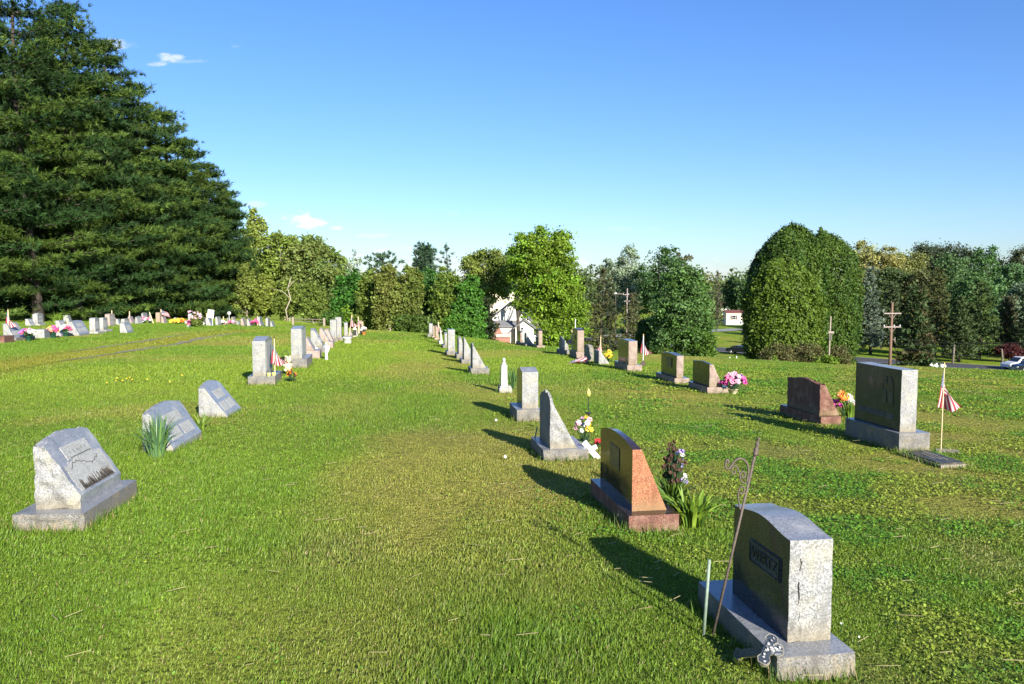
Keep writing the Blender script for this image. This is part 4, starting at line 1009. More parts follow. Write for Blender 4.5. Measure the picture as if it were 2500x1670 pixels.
# near right ornaments: garden rods, hook, cross
Gr = P(1717, 1553)
Hr = Z_at(1366, Gr.y) - Gr.z; xr_ = X_at(1732, 1366, Gr.y) - Gr.x
o = MB().tube([(0, 0, -.02), (xr_, 0, Hr)], .0085, 10).build('garden_stake', GREENPOLE, None, True); o.location = Gr; tag(o, 'short faded green metal stake beside the WERTZ headstone', 'stake')
Gr = P(1739, 1551); Yr = Gr.y
def rp(px, py, dy=0): return Vector((X_at(px, py, Yr) - Gr.x, dy, Z_at(py, Yr) - Gr.z))
r = thing('shepherd_hook', Gr, 'tall rusty plant hook with scrolls leaning before the WERTZ headstone', 'plant hook')
zp = lambda zx, zy: rp(1660 + zx * .3954, 1050 + zy * .3954)
MB().tube([rp(1739, 1556), zp(465, 150)], .0072, 8).build('pole', IRON, r, True)
q = MB(); A = zp(465, 150); B = zp(487, 45); dd = (B - A)
Mf = Matrix.Translation(A) @ dd.to_track_quat('Z', 'Y').to_matrix().to_4x4(); Lf = dd.length
q.lathe([(.008, -.01), (.013, 0), (.015, .006), (.009, .014), (.015, .022), (.010, .034), (.007, .04), (.011, .05), (.013, .056), (.008, Lf*.6), (.005, Lf*.8), (.006, Lf*.9), (.010, Lf*.95), (.002, Lf)], 10, M4=Mf); q.build('finial', IRON, r, True)
arm = [(412, 320), (425, 260), (420, 215), (400, 185), (375, 174), (350, 180), (330, 200), (312, 228), (298, 243), (285, 238), (280, 215), (284, 190), (293, 180), (300, 190), (298, 205)]
sc1 = [(410, 325), (390, 330), (375, 310), (370, 280), (380, 256), (397, 256), (404, 275), (398, 295), (385, 295), (383, 280)]
sc2 = [(370, 285), (362, 250), (350, 222), (335, 218), (320, 235), (320, 262), (332, 275), (342, 262), (338, 250)]
low = [(372, 490), (364, 450), (358, 400), (366, 360), (382, 345), (398, 352), (396, 385), (380, 400), (370, 385)]
q = MB()
for pth, rr_ in ((arm, .0058), (sc1, .0045), (sc2, .004), (low, .0045)):
    pts = [zp(*p) for p in pth]
    for _ in range(2):
        n2 = [pts[0]]
        for a_, b_ in zip(pts[:-1], pts[1:]): n2 += [a_.lerp(b_, .25), a_.lerp(b_, .75)]
        pts = n2 + [pts[-1]]
    q.tube(pts, rr_, 6)
q.build('scroll_bracket', IRON, r, True)
# ornamental cross leaning on the base
Gx = P(1800, 1640)
r = thing('ornamental_cross', (0, 0, 0), 'dark ornamental cross with white floral edges fallen against the base of the WERTZ headstone', 'cross')
Yx = wertz.location.y + .06
def cp(px, py, Y): return Vector((X_at(px, py, Y), Y, Z_at(py, Y)))
ztop_ = wertz.location.z + wertz['dims'][3]
def Yrow(py, z): r_ = ray(1870, py); return (z - CAMZ) / (r_.z / r_.y)
Yx = Yrow(1590, ztop_ + .02)
Pa = P(1797, 1608) + Vector((0, 0, .02)); Pb = cp(1911, 1588, Yx); C0 = cp(1873, 1588, Yx)
Pt = cp(1888, 1553, Yx + .05); Pc = cp(1860, 1623, Yx - .06)
dark = simple('dark_resin_relief', (.035, .045, .06), .35, .5, 90, .5)
def arm_mesh(a, b_, w_, th_, mb):
    d = (b_ - a); L_ = d.length; d.normalize(); view = Vector((-.25, -.75, .6)).normalized(); e = d.cross(view).normalized(); nn = e.cross(d)
    n_ = 10
    outl = [(0, -w_*.40), (L_ - w_ * .9, -w_*.42), (L_ - w_*.55, -w_*.60), (L_ - w_ * .1, -w_*.42), (L_, -w_*.15), (L_, w_*.15), (L_ - w_ * .1, w_*.42), (L_ - w_*.55, w_*.60), (L_ - w_ * .9, w_*.42), (0, w_*.40)]
    v0 = [a + d * x + e * y + nn * th_ * .5 for x, y in outl]; v1 = [a + d * x + e * y - nn * th_ * .5 for x, y in outl]; k = len(outl)
    mb.add(v0 + v1, [list(range(k))[::-1], list(range(k, 2 * k))], 0)
    mb.add(v0 + v1, [[i, (i + 1) % k, k + (i + 1) % k, k + i] for i in range(k)], 1)
    for i in range(1, k - 1): mb.tube([v0[i] * 1.0, v0[i + 1] if i < k - 2 else v0[i]], .0022, 5, 1)
    return d, e, nn, L_
mb = MB()
for (e_, w_) in ((Pa, .046), (Pb, .050), (Pt, .048), (Pc, .048)):
    d, e, nn, L_ = arm_mesh(C0, e_, w_, .022, mb)
mb.build('cross', [dark, L_ROUGH], r)
rr = random.Random(5); view = Vector((-.25, -.75, .6)).normalized()
for e_ in (Pt, Pc, Pa, Pb):
    q = MB()
    for i in range(9):
        t = rr.uniform(.0, .85); c = C0.lerp(e_, t) + view * .016 + Vector((rr.uniform(-.010, .010), 0, rr.uniform(-.010, .010)))
        petals(q, c, .0065, 0, 5, rr)
    q.build('floral_relief', WHITEF, r)
# white plastic cross with tube by the rough grey slant
r = thing('grave_cross', P(1450, 1120), 'white cross leaning right of the rough grey slant headstone', 'cross'); Gk = r.location.copy()
Yk = Gk.y
def kp(px, py): return Vector((X_at(px, py, Yk) - Gk.x, 0, Z_at(py, Yk) - Gk.z))
q = MB(); a = kp(1425, 1078); b_ = kp(1461, 1120); d = (b_ - a).normalized(); e = Vector((-d.z, 0, d.x))
def bar(a, b_, w_, t_, mb):
    d = (b_ - a).normalized(); e = Vector((-d.z, 0, d.x)) * w_ / 2; y = Vector((0, t_ / 2, 0))
    mb.add([a - e - y, a + e - y, b_ + e - y, b_ - e - y, a - e + y, a + e + y, b_ + e + y, b_ - e + y], [[0,1,2,3],[7,6,5,4],[0,4,5,1],[1,5,6,2],[2,6,7,3],[3,7,4,0]])
bar(a, b_, .062, .03, q); q.build('upright', WHITEP, r)
q = MB(); m_ = a.lerp(b_, .42); bar(m_ - Vector((0, .032, 0)) + (kp(1419, 1090) - kp(1438, 1080)) * 1.0, m_ - Vector((0, .032, 0)) + (kp(1452, 1074) - kp(1436, 1082)), .05, .025, q); q.build('crossbar', WHITEP, r)
# solar stake with a yellow tulip bud
Gy = P(1436, 1085); r = thing('solar_light', Gy, 'black garden stake light with a pale yellow tulip bud', 'garden light'); Hy = Z_at(948, Gy.y) - Gy.z
MB().tube([(0, 0, -.02), (0, 0, Hy - .09)], .005, 6).build('stake', BLACK, r)
MB().lathe([(.008, Hy - .105), (.022, Hy - .085), (.026, Hy - .06), (.016, Hy - .02), (.003, Hy)], 8).build('bud', LEMON, r, True)
MB().lathe([(.01, Hy*.53), (.04, Hy*.56), (.04, Hy*.565), (.01, Hy*.58)], 12).build('solar_cup', BLACK, r, True)
# thin green stake against rough slant
Gz = P(1300, 1098); o = MB().tube([(0, 0, 0), (.055, 0, .27)], .008, 6).build('garden_stake', GREENPOLE); o.location = Gz; tag(o, 'thin green stake leaning at the back of the rough grey slant headstone', 'stake')
# medal holder
Gq = P(1570, 897); o = MB().add([(-.09, 0, .0), (0, 0, -.09), (.09, 0, 0), (0, 0, .09), (-.09, .012, .0), (0, .012, -.09), (.09, .012, 0), (0, .012, .09)], [[0,1,2,3],[7,6,5,4],[0,4,5,1],[1,5,6,2],[2,6,7,3],[3,7,4,0]]).build('grave_medallion', simple('brown_bronze', (.05, .025, .02), .5)); o.location = Gq + Vector((0, -.03, .12)); tag(o, 'brown diamond medallion on the flag staff right of the broad brown headstone', 'medallion')
MB().tube([(0, .02, -.14), (0, .02, 0)], .006, 5).build('spike', IRON, o)

# ------------------------------------------------------------------ strap-leaf clumps
def clump(name, label, G, n, h, spread, cols, wdt=.014, seed=1, cat='plant', group=None):
    rnd = np.random.default_rng(seed); vs = []; fs_ = []; cl = []
    K = 7
    for i in range(n):
        a = rnd.uniform(0, 2 * math.pi); r0 = rnd.uniform(0, spread * .35); ln = h * rnd.uniform(.6, 1.15); out_ = rnd.uniform(.15, 1.0) * spread
        if rnd.random() < .08: out_ *= 2.0
        d = np.array([math.cos(a), math.sin(a), 0]); e = np.array([-d[1], d[0], 0])
        tw = rnd.uniform(0, math.pi); e = e * math.cos(tw) + d * math.sin(tw)
        p0 = d * r0; b = len(vs); c = np.array(cols[rnd.integers(len(cols))]) * rnd.uniform(.8, 1.2); ww = wdt * rnd.uniform(.7, 1.2)
        for k in range(K):
            t = k / (K - 1); p = p0 + d * out_ * t ** 1.8 + np.array([0, 0, ln * (t - .42 * (out_ / spread) * .55 * t ** 2.5)])
            wk = ww * (1 - t ** 2.5) * (.75 + .5 * math.sin(t * 2.5))
            vs += [p - e * wk * .5, p + e * wk * .5]; cl += [c, c]
        for k in range(K - 1): q_ = b + 2 * k; fs_.append([q_, q_ + 1, q_ + 3, q_ + 2])
    o = np_mesh(name, np.array(vs), [np.array(fs_)], [STRAP], colors=np.array(cl)); o.location = G; tag(o, label, cat, group); return o
DAF = [(.11, .21, .075), (.14, .25, .06), (.08, .17, .08)]; DAY = [(.20, .29, .035), (.15, .25, .03), (.09, .17, .03)]
clump('daffodil_clump', 'clump of blue-green daffodil leaves before the second left slant headstone', P(383, 1117), 140, .50, .22, DAF, .016, 2)
clump('daffodil_clump', 'smaller yellow-green leaf clump between the second and third left headstones', P(490, 1050), 55, .24, .18, DAY, .013, 3)
clump('iris_clump', 'bright iris leaves behind the red headstone, nearer clump', P(1690, 1284), 100, .29, .23, DAY, .032, 4, group='iris clumps behind the red headstone')
clump('iris_clump', 'darker iris leaves hugging the red headstone, farther clump', P(1640, 1236), 90, .30, .26, [(.08, .15, .03), (.12, .2, .03)], .026, 5, group='iris clumps behind the red headstone')
clump('lily_clump', 'upright green leaves between the rough red and the large grey headstones', P(2072, 1022), 44, .32, .15, DAY, .022, 6)
clump('daffodil_clump', 'thin leaves between the white pillar and the grey peaked headstone', P(1252, 950), 60, .50, .15, DAF, .014, 7)
clump('leafy_plant', 'light green leafy plant beside the pine trunks', P(140, 788), 80, .8, .7, DAY, .05, 8)
# rose bush
def leafcloud(n, cen, rad, size, col, seed, var=.25):
    rnd = np.random.default_rng(seed); d = rnd.normal(size=(n, 3)); d /= np.linalg.norm(d, axis=1)[:, None]
    p = np.array(cen) + d * np.array(rad) * (rnd.random((n, 1)) ** .4)
    return cards(p, d, size, col, rnd, var)
def cards(p, d, size, col, rnd, var=.25, aspect=.7, up=.35, rough=.9):
    n = len(p); nn = d + rnd.normal(size=(n, 3)) * rough + np.array([0, 0, up]); nn /= np.linalg.norm(nn, axis=1)[:, None]
    a = np.cross(nn, rnd.normal(size=(n, 3))); a /= np.linalg.norm(a, axis=1)[:, None] + 1e-9; b = np.cross(nn, a)
    s = size * (.6 + .8 * rnd.random((n, 1)))
    V = np.empty((n, 4, 3)); V[:, 0] = p - a * s * .5; V[:, 1] = p - b * s * .5 * aspect; V[:, 2] = p + a * s * .5; V[:, 3] = p + b * s * .5 * aspect
    c = np.array(col) * (1 + var * rnd.normal(size=(n, 1))) ; c = np.clip(c, .004, 1)
    C = np.repeat(c, 4, 0)
    Fq = np.arange(n * 4).reshape(n, 4)
    return V.reshape(-1, 3), Fq, C
Gb = P(482, 798)
V, Fq, C = leafcloud(1400, (0, 0, .5), (.42, .42, .5), .12, (.12, .17, .03), 3)
rb = thing('rose_bush', Gb, 'leafy rose bush with pale blossoms between the far headstones', 'bush'); np_mesh('foliage', V, [Fq], [FOLIAGE], colors=C, parent=rb)
q = MB()
for i in range(26):
    a = random.uniform(0, 6.28); petals(q, Vector((.4 * math.cos(a), -.35, random.uniform(.5, 1.0))), .09, 0, 5)
q.build('blossoms', LPINK, rb)

# ------------------------------------------------------------------ trees
def trunk_mesh(mb, h, r0, limbs, seed, lean=0.0, rmin=.04):
    rnd = random.Random(seed); pts = []; rad = []
    K = 8
    for i in range(K):
        t = i / (K - 1); pts.append(Vector((lean * h * t + .02 * h * math.sin(t * 4 + seed), .015 * h * math.sin(t * 5 + seed * 2), h * t - .3))); rad.append(max(rmin, r0 * (1 - .85 * t) * (1.35 if i == 0 else 1)))
    mb.tube(pts, rad, 8)
    for (c, t) in limbs:
        k = int(t * (K - 1)); b = pts[k]; m_ = b.lerp(c, .5) + Vector((0, 0, -.06 * (c - b).length)); mb.tube([b, m_, c], [rad[k] * .45, rad[k] * .28, rmin * .4], 5, cap=False)
def broadleaf(label, px, ytop, hw, Y, col, n=6000, leaf=.34, bottom=.18, shape='round', nc=46, clump=.23, seed=1, group=None, name='broadleaf_tree', trunkm=None, var=.22, ysq=.9, cat='tree', col2=None, tr=None, base_px=None, vr=.62, dx=0, visible_trunk=True):
    rnd = np.random.default_rng(seed)
    X = X_at(px, (ytop + 800) / 2, Y); z0 = tz(X, Y); ztop = Z_at(ytop, Y); H = ztop - z0; Rr = hw / F * Y
    root = thing(name, (X, Y, z0), label, cat, group)
    zb = H * bottom; ch = (H - zb - Rr * clump * .62)
    # clump centres
    C0 = []; LM = []; nc = int(nc * 1.7); n = int(n * 2.1)
    while len(C0) < nc:
        u = rnd.uniform(-1, 1, 3)
        rr2 = math.sqrt(u[0] ** 2 + u[1] ** 2); t = (u[2] + 1) / 2
        t = 1 - (1 - t) ** 1.25
        if shape == 'round': lim = math.sqrt(max(0, 1 - abs(2 * t - .98) ** 3.2))
        elif shape == 'tall': lim = math.sqrt(max(0, 1 - t ** 3.4)) * min(1, .5 + 1.6 * t) * (1 - .25 * t)
        elif shape == 'pyr': lim = (1 - t ** 1.9) ** .75 * min(1, .6 + 2.5 * t)
        elif shape == 'ovoid': lim = math.sqrt(max(0, 1 - t ** 3.0)) * min(1, .78 + 1.6 * t)
        elif shape == 'fan': lim = min(1, .35 + 1.3 * t) * math.sqrt(max(0, 1 - t ** 5))
        if rr2 > lim or lim < .25 or rr2 < lim * (vr * rnd.random() ** .3 if t < .8 else 0): continue
        LM.append(lim); C0.append((u[0] * (1 - clump * .55), u[1] * ysq * (1 - clump * .55), zb + ch * t))
    C0 = np.array(C0) * np.array([Rr, Rr, 1])
    rc = Rr * clump * rnd.uniform(.7, 1.35, nc) * np.clip(.5 + .7 * np.array(LM), .5, 1)
    C0[:, 2] = zb + (C0[:, 2] - zb) * (H - zb) / max(1e-3, (C0[:, 2] + rc * .75).max() - zb)
    per = rnd.multinomial(n, rc ** 2 / (rc ** 2).sum())
    idx = np.repeat(np.arange(nc), per)
    d = rnd.normal(size=(n, 3)); d /= np.linalg.norm(d, axis=1)[:, None]
    q = np.minimum(np.abs(rnd.normal(size=(n, 1))) * .72, 1.7)
    p = C0[idx] + d * q * rc[idx][:, None] * np.array([1, 1, .72])
    nf = int(n * .34); k1 = rnd.integers(nc, size=nf); k2 = rnd.integers(nc, size=nf); a_ = rnd.random((nf, 1)) ** 1.5 * .75
    p[:nf] = C0[k1] * (1 - a_) + C0[k2] * a_ + rnd.normal(size=(nf, 3)) * rc[k1][:, None] * .45
    p[:, 2] = np.maximum(p[:, 2], .05)
    ctint = (1 + .16 * rnd.normal(size=(nc, 1)))
    cc_ = np.array(col)[None, :] * ctint
    if col2 is not None:
        k = rnd.random((nc, 1)) ; cc_ = (np.array(col)[None] * (1 - k) + np.array(col2)[None] * k) * ctint
    V, Fq, C = cards(p, d, leaf, cc_[idx], rnd, var)
    np_mesh('crown', V, [Fq], [FOLIAGE], colors=C, parent=root)
    mb = MB(); order = np.argsort(-C0[:, 2])[:]; lim_ = [(Vector(C0[i]), min(.9, max(.15, (C0[i][2] / H) * .75))) for i in rnd.choice(nc, min(nc, 14), replace=False)]
    trunk_mesh(mb, H * .86, tr or max(.12, H * .022), lim_, seed); mb.build('trunk', trunkm or BARK, root, True)
    return root
def conifer(label, px, ytop, hw, Y, col, nbr=110, per=9, ncard=16, ln=.30, wd=.05, bottom=.12, prof='cone', droop=-.12, seed=1, group=None, name='conifer_tree', var=.2, flat=.3, tr=None, col2=None, cl=.55, bare=.0, X=None, tipup=.12, whorl=0):
    rnd = np.random.default_rng(seed)
    if X is None: X = X_at(px, (max(ytop, 0) + 800) / 2, Y)
    z0 = tz(X, Y); H = Z_at(ytop, Y) - z0; Rr = hw / F * Y
    root = thing(name, (X, Y, z0), label, 'tree', group)
    P_, D_, CC = [], [], []; mb = MB()
    trunk_mesh(mb, H * .97, tr or H * .016, [], seed, rmin=.03)
    for i in range(nbr):
        t = bottom + (1 - bottom) * ((i + rnd.random()) / nbr) ** 1.05
        if whorl: wn = H / whorl; t = min(.985, (math.floor(t * wn) + .5 + .16 * rnd.normal()) / wn)
        az = i * 2.399 + rnd.uniform(-.5, .5)
        if prof == 'cone': lim = (1 - t) ** .85 * .97 + .03
        elif prof == 'pine': lim = min(1, 1.32 * (1 - t) ** .62) * (.8 + .2 * min(1, t * 4))
        elif prof == 'dome': lim = math.sqrt(max(0.01, 1 - ((t - .45) / .56) ** 2)) if t > .45 else .75 + .25 * t / .45
        else: lim = 1.0
        L_ = Rr * lim * rnd.uniform(.72, 1.12)
        if L_ < .25: L_ = .25
        sl_ = droop + (.55 * max(0, t - .75) / .25) + rnd.uniform(-.08, .08)
        dirh = np.array([math.cos(az), math.sin(az), 0])
        nb = max(2, int(per * (L_ / Rr + .25)))
        p0 = np.array([0, 0, t * H])
        tipz = lambda s: p0 + dirh * L_ * s + np.array([0, 0, L_ * (sl_ * s + tipup * s * s)])
        if L_ > 1.2: mb.tube([Vector(p0), Vector(tipz(.5)), Vector(tipz(.93))], [max(.02, .016 * L_), .009 * L_, .012], 4, cap=False)
        tint = np.array(col) if col2 is None or rnd.random() < .6 else np.array(col2)
        tint = tint * (1 + .12 * rnd.normal())
        for k in range(nb):
            s = .25 + .75 * (k + rnd.random()) / nb if bare == 0 else bare + (1 - bare) * (k + rnd.random()) / nb
            side = rnd.normal() * .32 * L_ * (.35 + .4 * s) * (1 - .45 * s)
            perp = np.array([-dirh[1], dirh[0], 0])
            c = tipz(s) + perp * side - dirh * abs(side) * .35
            m_ = ncard; kt = max(1, m_ // 12); off = (rnd.normal(size=(kt, 3)) * np.array([1, 1, flat]) * cl * .55)[rnd.integers(kt, size=m_)] + rnd.normal(size=(m_, 3)) * .045 * ln / .3
            P_.append(c + off); dd = dirh[None] * .9 + perp[None] * (np.sign(side) * .5) + np.array([0, 0, .45])[None] + rnd.normal(size=(m_, 3)) * .75
            D_.append(dd); CC.append(np.repeat(tint[None], m_, 0))
    # leader
    m_ = 30; P_.append(np.array([0, 0, H * .965]) + rnd.normal(size=(m_, 3)) * np.array([.12, .12, H * .02])); D_.append(np.array([0, 0, 1.0]) + rnd.normal(size=(m_, 3)) * .6); CC.append(np.repeat(np.array(col)[None], m_, 0))
    p = np.concatenate(P_); d = np.concatenate(D_); c = np.concatenate(CC); d /= np.linalg.norm(d, axis=1)[:, None]
    n = len(p); a = np.cross(d, rnd.normal(size=(n, 3))); a /= np.linalg.norm(a, axis=1)[:, None]
    s = rnd.uniform(.6, 1.3, (n, 1))
    V = np.empty((n, 3, 3)); V[:, 0] = p - a * wd * s; V[:, 1] = p + a * wd * s; V[:, 2] = p + d * ln * s
    c = np.clip(c * (1 + var * rnd.normal(size=(n, 1))), .004, 1)
    np_mesh('crown', V.reshape(-1, 3), [np.arange(n * 3).reshape(n, 3)], [NEEDLES], colors=np.repeat(c, 3, 0), parent=root)
    mb.build('trunk', BARK, root, True)
    return root
PG = 'tall pines on the left'
PINE = (.026, .060, .015); PINE_LIT = (.066, .110, .018)  # second tint puts sunlit highlights into the colour of random boughs
pines = [(-330, -420, 190, 50, 'tall dark pine mostly outside the left edge'), (-130, -330, 190, 54, 'tall pine at the left edge of the lawn'), (60, -190, 185, 58, 'tallest pine in view, its top cut by the frame'),
         (175, 10, 165, 62, 'tall pine whose tip nearly reaches the top of the frame'), (262, 95, 150, 66, 'pine with long layered boughs near the cluster of low clouds'), (335, 205, 135, 70, 'pine half way down the sloping line of tree tops'),
         (405, 270, 120, 74, 'pine right of the half-way pine with a ragged tip'), (462, 345, 108, 78, 'pine with a slanting tip above the far headstones'), (515, 405, 95, 82, 'second shortest pine in the line'), (558, 470, 80, 86, 'shortest pine at the right end of the line')]
for i, (px, yt, hw, Y, lab) in enumerate(pines):
    conifer(lab, px, yt, hw, Y, PINE, nbr=int(150 - 5 * i), per=15, ncard=52, ln=.36, wd=.030, bottom=.02 + .010 * (i % 3), prof='pine', droop=-.05, seed=100 + i, group=PG, name='pine_tree', flat=.20, tr=.34 - .012 * i, col2=PINE_LIT, cl=.85, tipup=.20, whorl=1.25)
# a second line of pines standing behind, closing the wood
for i, (px, yt, hw, Y) in enumerate([(-230, -250, 170, 66), (-30, -120, 160, 72), (120, 60, 150, 76), (230, 190, 130, 80), (330, 300, 115, 84), (430, 400, 100, 90)]):
    conifer(['dark pine behind the pine at the left edge', 'dark pine behind the tallest pine', 'dark pine behind the pine that nearly reaches the frame top', 'dark pine behind the boughs over the low white headstones', 'dark pine behind the half-way pine', 'dark pine behind the ragged-tip pine'][i], px, yt, hw, Y, (.06, .105, .035), nbr=110, per=12, ncard=34, ln=.5, wd=.06, bottom=.03, prof='pine', droop=-.05, seed=140 + i, group=PG, name='pine_tree', flat=.25, tr=.3, cl=1.1)
for i, (px, yt, hw, Y) in enumerate([(-160, 100, 220, 104), (40, 180, 200, 108), (200, 280, 170, 112), (340, 400, 150, 116), (470, 500, 120, 120)]):
    conifer(['shaded pine deep in the wood at the left edge', 'shaded pine deep in the wood behind the flag and slant headstones', 'shaded pine deep in the wood behind the pale pair', 'shaded pine deep in the wood behind the tan upright', 'shaded pine deep in the wood behind the rose bush'][i], px, yt, hw, Y, (.05, .09, .03), nbr=120, per=11, ncard=26, ln=.8, wd=.14, bottom=.0, prof='pine', droop=-.05, seed=160 + i, group=PG, name='pine_tree', flat=.5, tr=.35, cl=1.6)
TL = 'leafy trees beyond the left lawn'
broadleaf('airy pale green tree right of the shortest pine', 628, 508, 62, 92, (.20, .255, .05), 8000, .30, .1, 'tall', 70, .17, 201, TL, trunkm=BARKL, tr=.22)
broadleaf('yellow-green tree with visible branches', 690, 560, 58, 88, (.17, .235, .04), 8000, .30, .08, 'round', 60, .2, 202, TL, trunkm=BARKL, tr=.2)
broadleaf('rounded mid-green tree in the left wood', 752, 572, 66, 86, (.10, .165, .040), 9000, .30, .08, 'round', 60, .2, 203, TL, col2=(.17, .2, .05))
broadleaf('olive tree left of the silvery one', 800, 600, 50, 90, (.14, .20, .045), 6000, .30, .1, 'round', 46, .2, 204, TL)
broadleaf('silvery grey-green tree above the bright round one', 862, 606, 44, 104, (.26, .32, .20), 5000, .30, .1, 'pyr', 50, .18, 205, TL)
broadleaf('saturated green round tree beside the silvery one', 856, 655, 46, 74, (.045, .135, .018), 7000, .26, .05, 'ovoid', 60, .2, 206, TL)
broadleaf('low bright green bush under the silvery tree', 868, 738, 42, 62, (.12, .22, .02), 4500, .2, .0, 'round', 36, .26, 207, TL, name='bush', cat='bush', tr=.05)
broadleaf('dark green bush left of the low bright one', 812, 760, 30, 60, (.06, .13, .02), 2600, .2, .0, 'round', 26, .28, 208, TL, name='bush', cat='bush', tr=.05)
for i, (px, yt, hw, Y, lab, c) in enumerate([(600, 640, 40, 82, 'tangled young tree just right of the pines', (.15, .19, .035)), (648, 668, 42, 80, 'slim yellow-green thicket tree with bare lower stems', (.17, .21, .035)),
        (706, 676, 44, 77, 'thicket tree behind the white slanting trunk', (.13, .175, .03)), (765, 690, 42, 74, 'thicket tree above the rail fence', (.12, .17, .03))]):
    broadleaf(lab, px, yt, hw, Y, c, 5000, .24, .06, 'tall', 50, .2, 220 + i, TL, trunkm=BARKL, tr=.09)
Gt = P(704, 797); Gt.y = 70; Gt.x = X_at(704, 797, 70); Gt.z = tz(Gt.x, 70)
q = MB(); q.tube([(0, 0, -.2), (-.2, 0, 1.0), (.25, 0, 2.0), (.0, 0, 2.9), (.35, 0, 3.9)], [.07, .06, .055, .045, .03], 7); q.tube([(.25, 0, 2.0), (-.5, 0, 2.7), (-1.5, 0, 2.9)], [.035, .025, .012], 5); q.tube([(.0, 0, 2.9), (.6, 0, 3.6)], [.05, .02], 5)
o = q.build('dead_tree', simple('white_bark', (.30, .26, .19), .9, .2), None, True); o.location = Gt; tag(o, 'crooked pale dead trunk in front of the left thicket', 'tree')
HG = 'trees of the hedge behind the middle rows'
for i, (px, yt, hw, Y, c, sh, lab, col2) in enumerate([(905, 655, 40, 60, (.13, .185, .03), 'ovoid', 'olive hedge tree at the left end of the hedge', None), (950, 643, 50, 58, (.135, .18, .03), 'ovoid', 'wide olive hedge tree with reddish twigs', (.165, .175, .045)),
        (1003, 648, 42, 58, (.12, .18, .028), 'ovoid', 'brown-green hedge tree behind the tall grey headstone', (.15, .175, .04)), (1045, 652, 36, 60, (.045, .12, .022), 'ovoid', 'deep green hedge tree in the middle of the hedge', None),
        (1092, 650, 46, 57, (.14, .19, .028), 'ovoid', 'yellow-green hedge tree right of the deep green one', (.09, .16, .025)), (1146, 672, 42, 56, (.06, .16, .02), 'ovoid', 'vivid green hedge tree at the right end of the hedge', None)]):
    broadleaf(lab, px, yt, hw, Y, c, 9000, .19, .0, sh, 80, .19, 240 + i, HG, col2=col2, tr=.12, trunkm=BARKL)
broadleaf('low vivid green shrub under the hedge end', 1120, 765, 46, 53, (.07, .17, .02), 3500, .17, .0, 'round', 30, .25, 250, HG, name='bush', cat='bush', tr=.04)
broadleaf('low dark shrub under the middle of the hedge', 1010, 765, 50, 54, (.07, .12, .02), 3500, .17, .0, 'round', 30, .25, 251, HG, name='bush', cat='bush', tr=.04)
conifer('dark small conifer between the hedge and the white house', 1178, 735, 30, 62, (.022, .035, .012), 90, 8, 16, .22, .05, .0, 'dome', seed=260, name='conifer_tree', flat=.5, cl=.5)
BG_ = 'pines rising behind the hedge'
conifer('wide flat-topped pine behind the left half of the hedge', 935, 625, 55, 120, (.05, .095, .045), 34, 7, 20, .5, .08, .55, 'dome', droop=.1, seed=261, group=BG_, name='pine_tree', flat=.25, cl=.9, bare=.4)
conifer('dense dark pine top behind the hedge', 1037, 601, 32, 120, (.045, .085, .045), 60, 8, 24, .5, .08, .5, 'dome', droop=.15, seed=262, group=BG_, name='pine_tree', flat=.4, cl=1.1)
conifer('sparse wispy pine top behind the hedge', 1090, 599, 24, 120, (.055, .10, .06), 22, 6, 20, .5, .06, .5, 'cone', droop=.12, seed=263, group=BG_, name='pine_tree', flat=.2, cl=.8)
CG = 'trees around the white house'
broadleaf('pale olive tree over the cream building', 1190, 602, 68, 108, (.19, .235, .045), 9000, .32, .50, 'round', 60, .19, 270, CG, trunkm=BARKL, tr=.22, col2=(.13, .18, .035))
broadleaf('deep green tree between the olive tree and the tall airy one', 1262, 600, 52, 125, (.07, .15, .04), 6000, .36, .55, 'round', 50, .2, 271, CG)
broadleaf('tall airy bright green tree beside the white house', 1328, 549, 98, 96, (.13, .25, .020), 22000, .28, .34, 'round', 150, .14, 272, CG, var=.2, tr=.3, trunkm=BARKL, col2=(.155, .22, .022), vr=.3)
broadleaf('drooping lower green tree right of the tall airy one', 1378, 660, 66, 94, (.15, .25, .02), 9000, .26, .03, 'round', 90, .16, 273, CG, tr=.12)
broadleaf('distant olive tree right of the tall airy one', 1425, 665, 32, 190, (.09, .13, .045), 2500, .5, .1, 'round', 26, .25, 274, CG)
VG = 'trees along the valley road'
conifer('brownish spruce left of the street lamp', 1472, 660, 58, 135, (.085, .09, .035), 95, 8, 14, .5, .09, .06, 'cone', -.12, 280, VG, 'spruce_tree', col2=(.05, .065, .03), cl=.8)
conifer('slim brown spruce right of the street lamp', 1545, 720, 42, 135, (.085, .09, .04), 80, 7, 14, .45, .08, .05, 'cone', -.15, 281, VG, 'spruce_tree', cl=.7)
broadleaf('silver-leaved tree on the skyline, left one', 1492, 630, 36, 200, (.20, .27, .17), 3500, .5, .1, 'round', 36, .22, 282, VG)
broadleaf('silver-leaved tree on the skyline, taller one', 1535, 592, 44, 200, (.24, .31, .20), 5000, .5, .1, 'tall', 46, .2, 283, VG)
broadleaf('dark rounded tree on the skyline behind the maple', 1612, 600, 66, 185, (.055, .115, .035), 7000, .5, .1, 'round', 50, .2, 284, VG)
broadleaf('grey-brown tree top behind the maple', 1665, 615, 34, 190, (.12, .13, .07), 2600, .5, .2, 'round', 26, .22, 285, VG)
broadleaf('large leafy maple beyond the brown slant headstone', 1668, 628, 86, 100, (.075, .155, .028), 17000, .30, .10, 'ovoid', 130, .15, 286, VG, tr=.33, col2=(.10, .18, .06), trunkm=BARK)
broadleaf('low spreading boughs of a small tree right of the maple', 1715, 800, 42, 98, (.09, .17, .025), 3000, .28, .12, 'round', 40, .2, 287, VG, tr=.1)
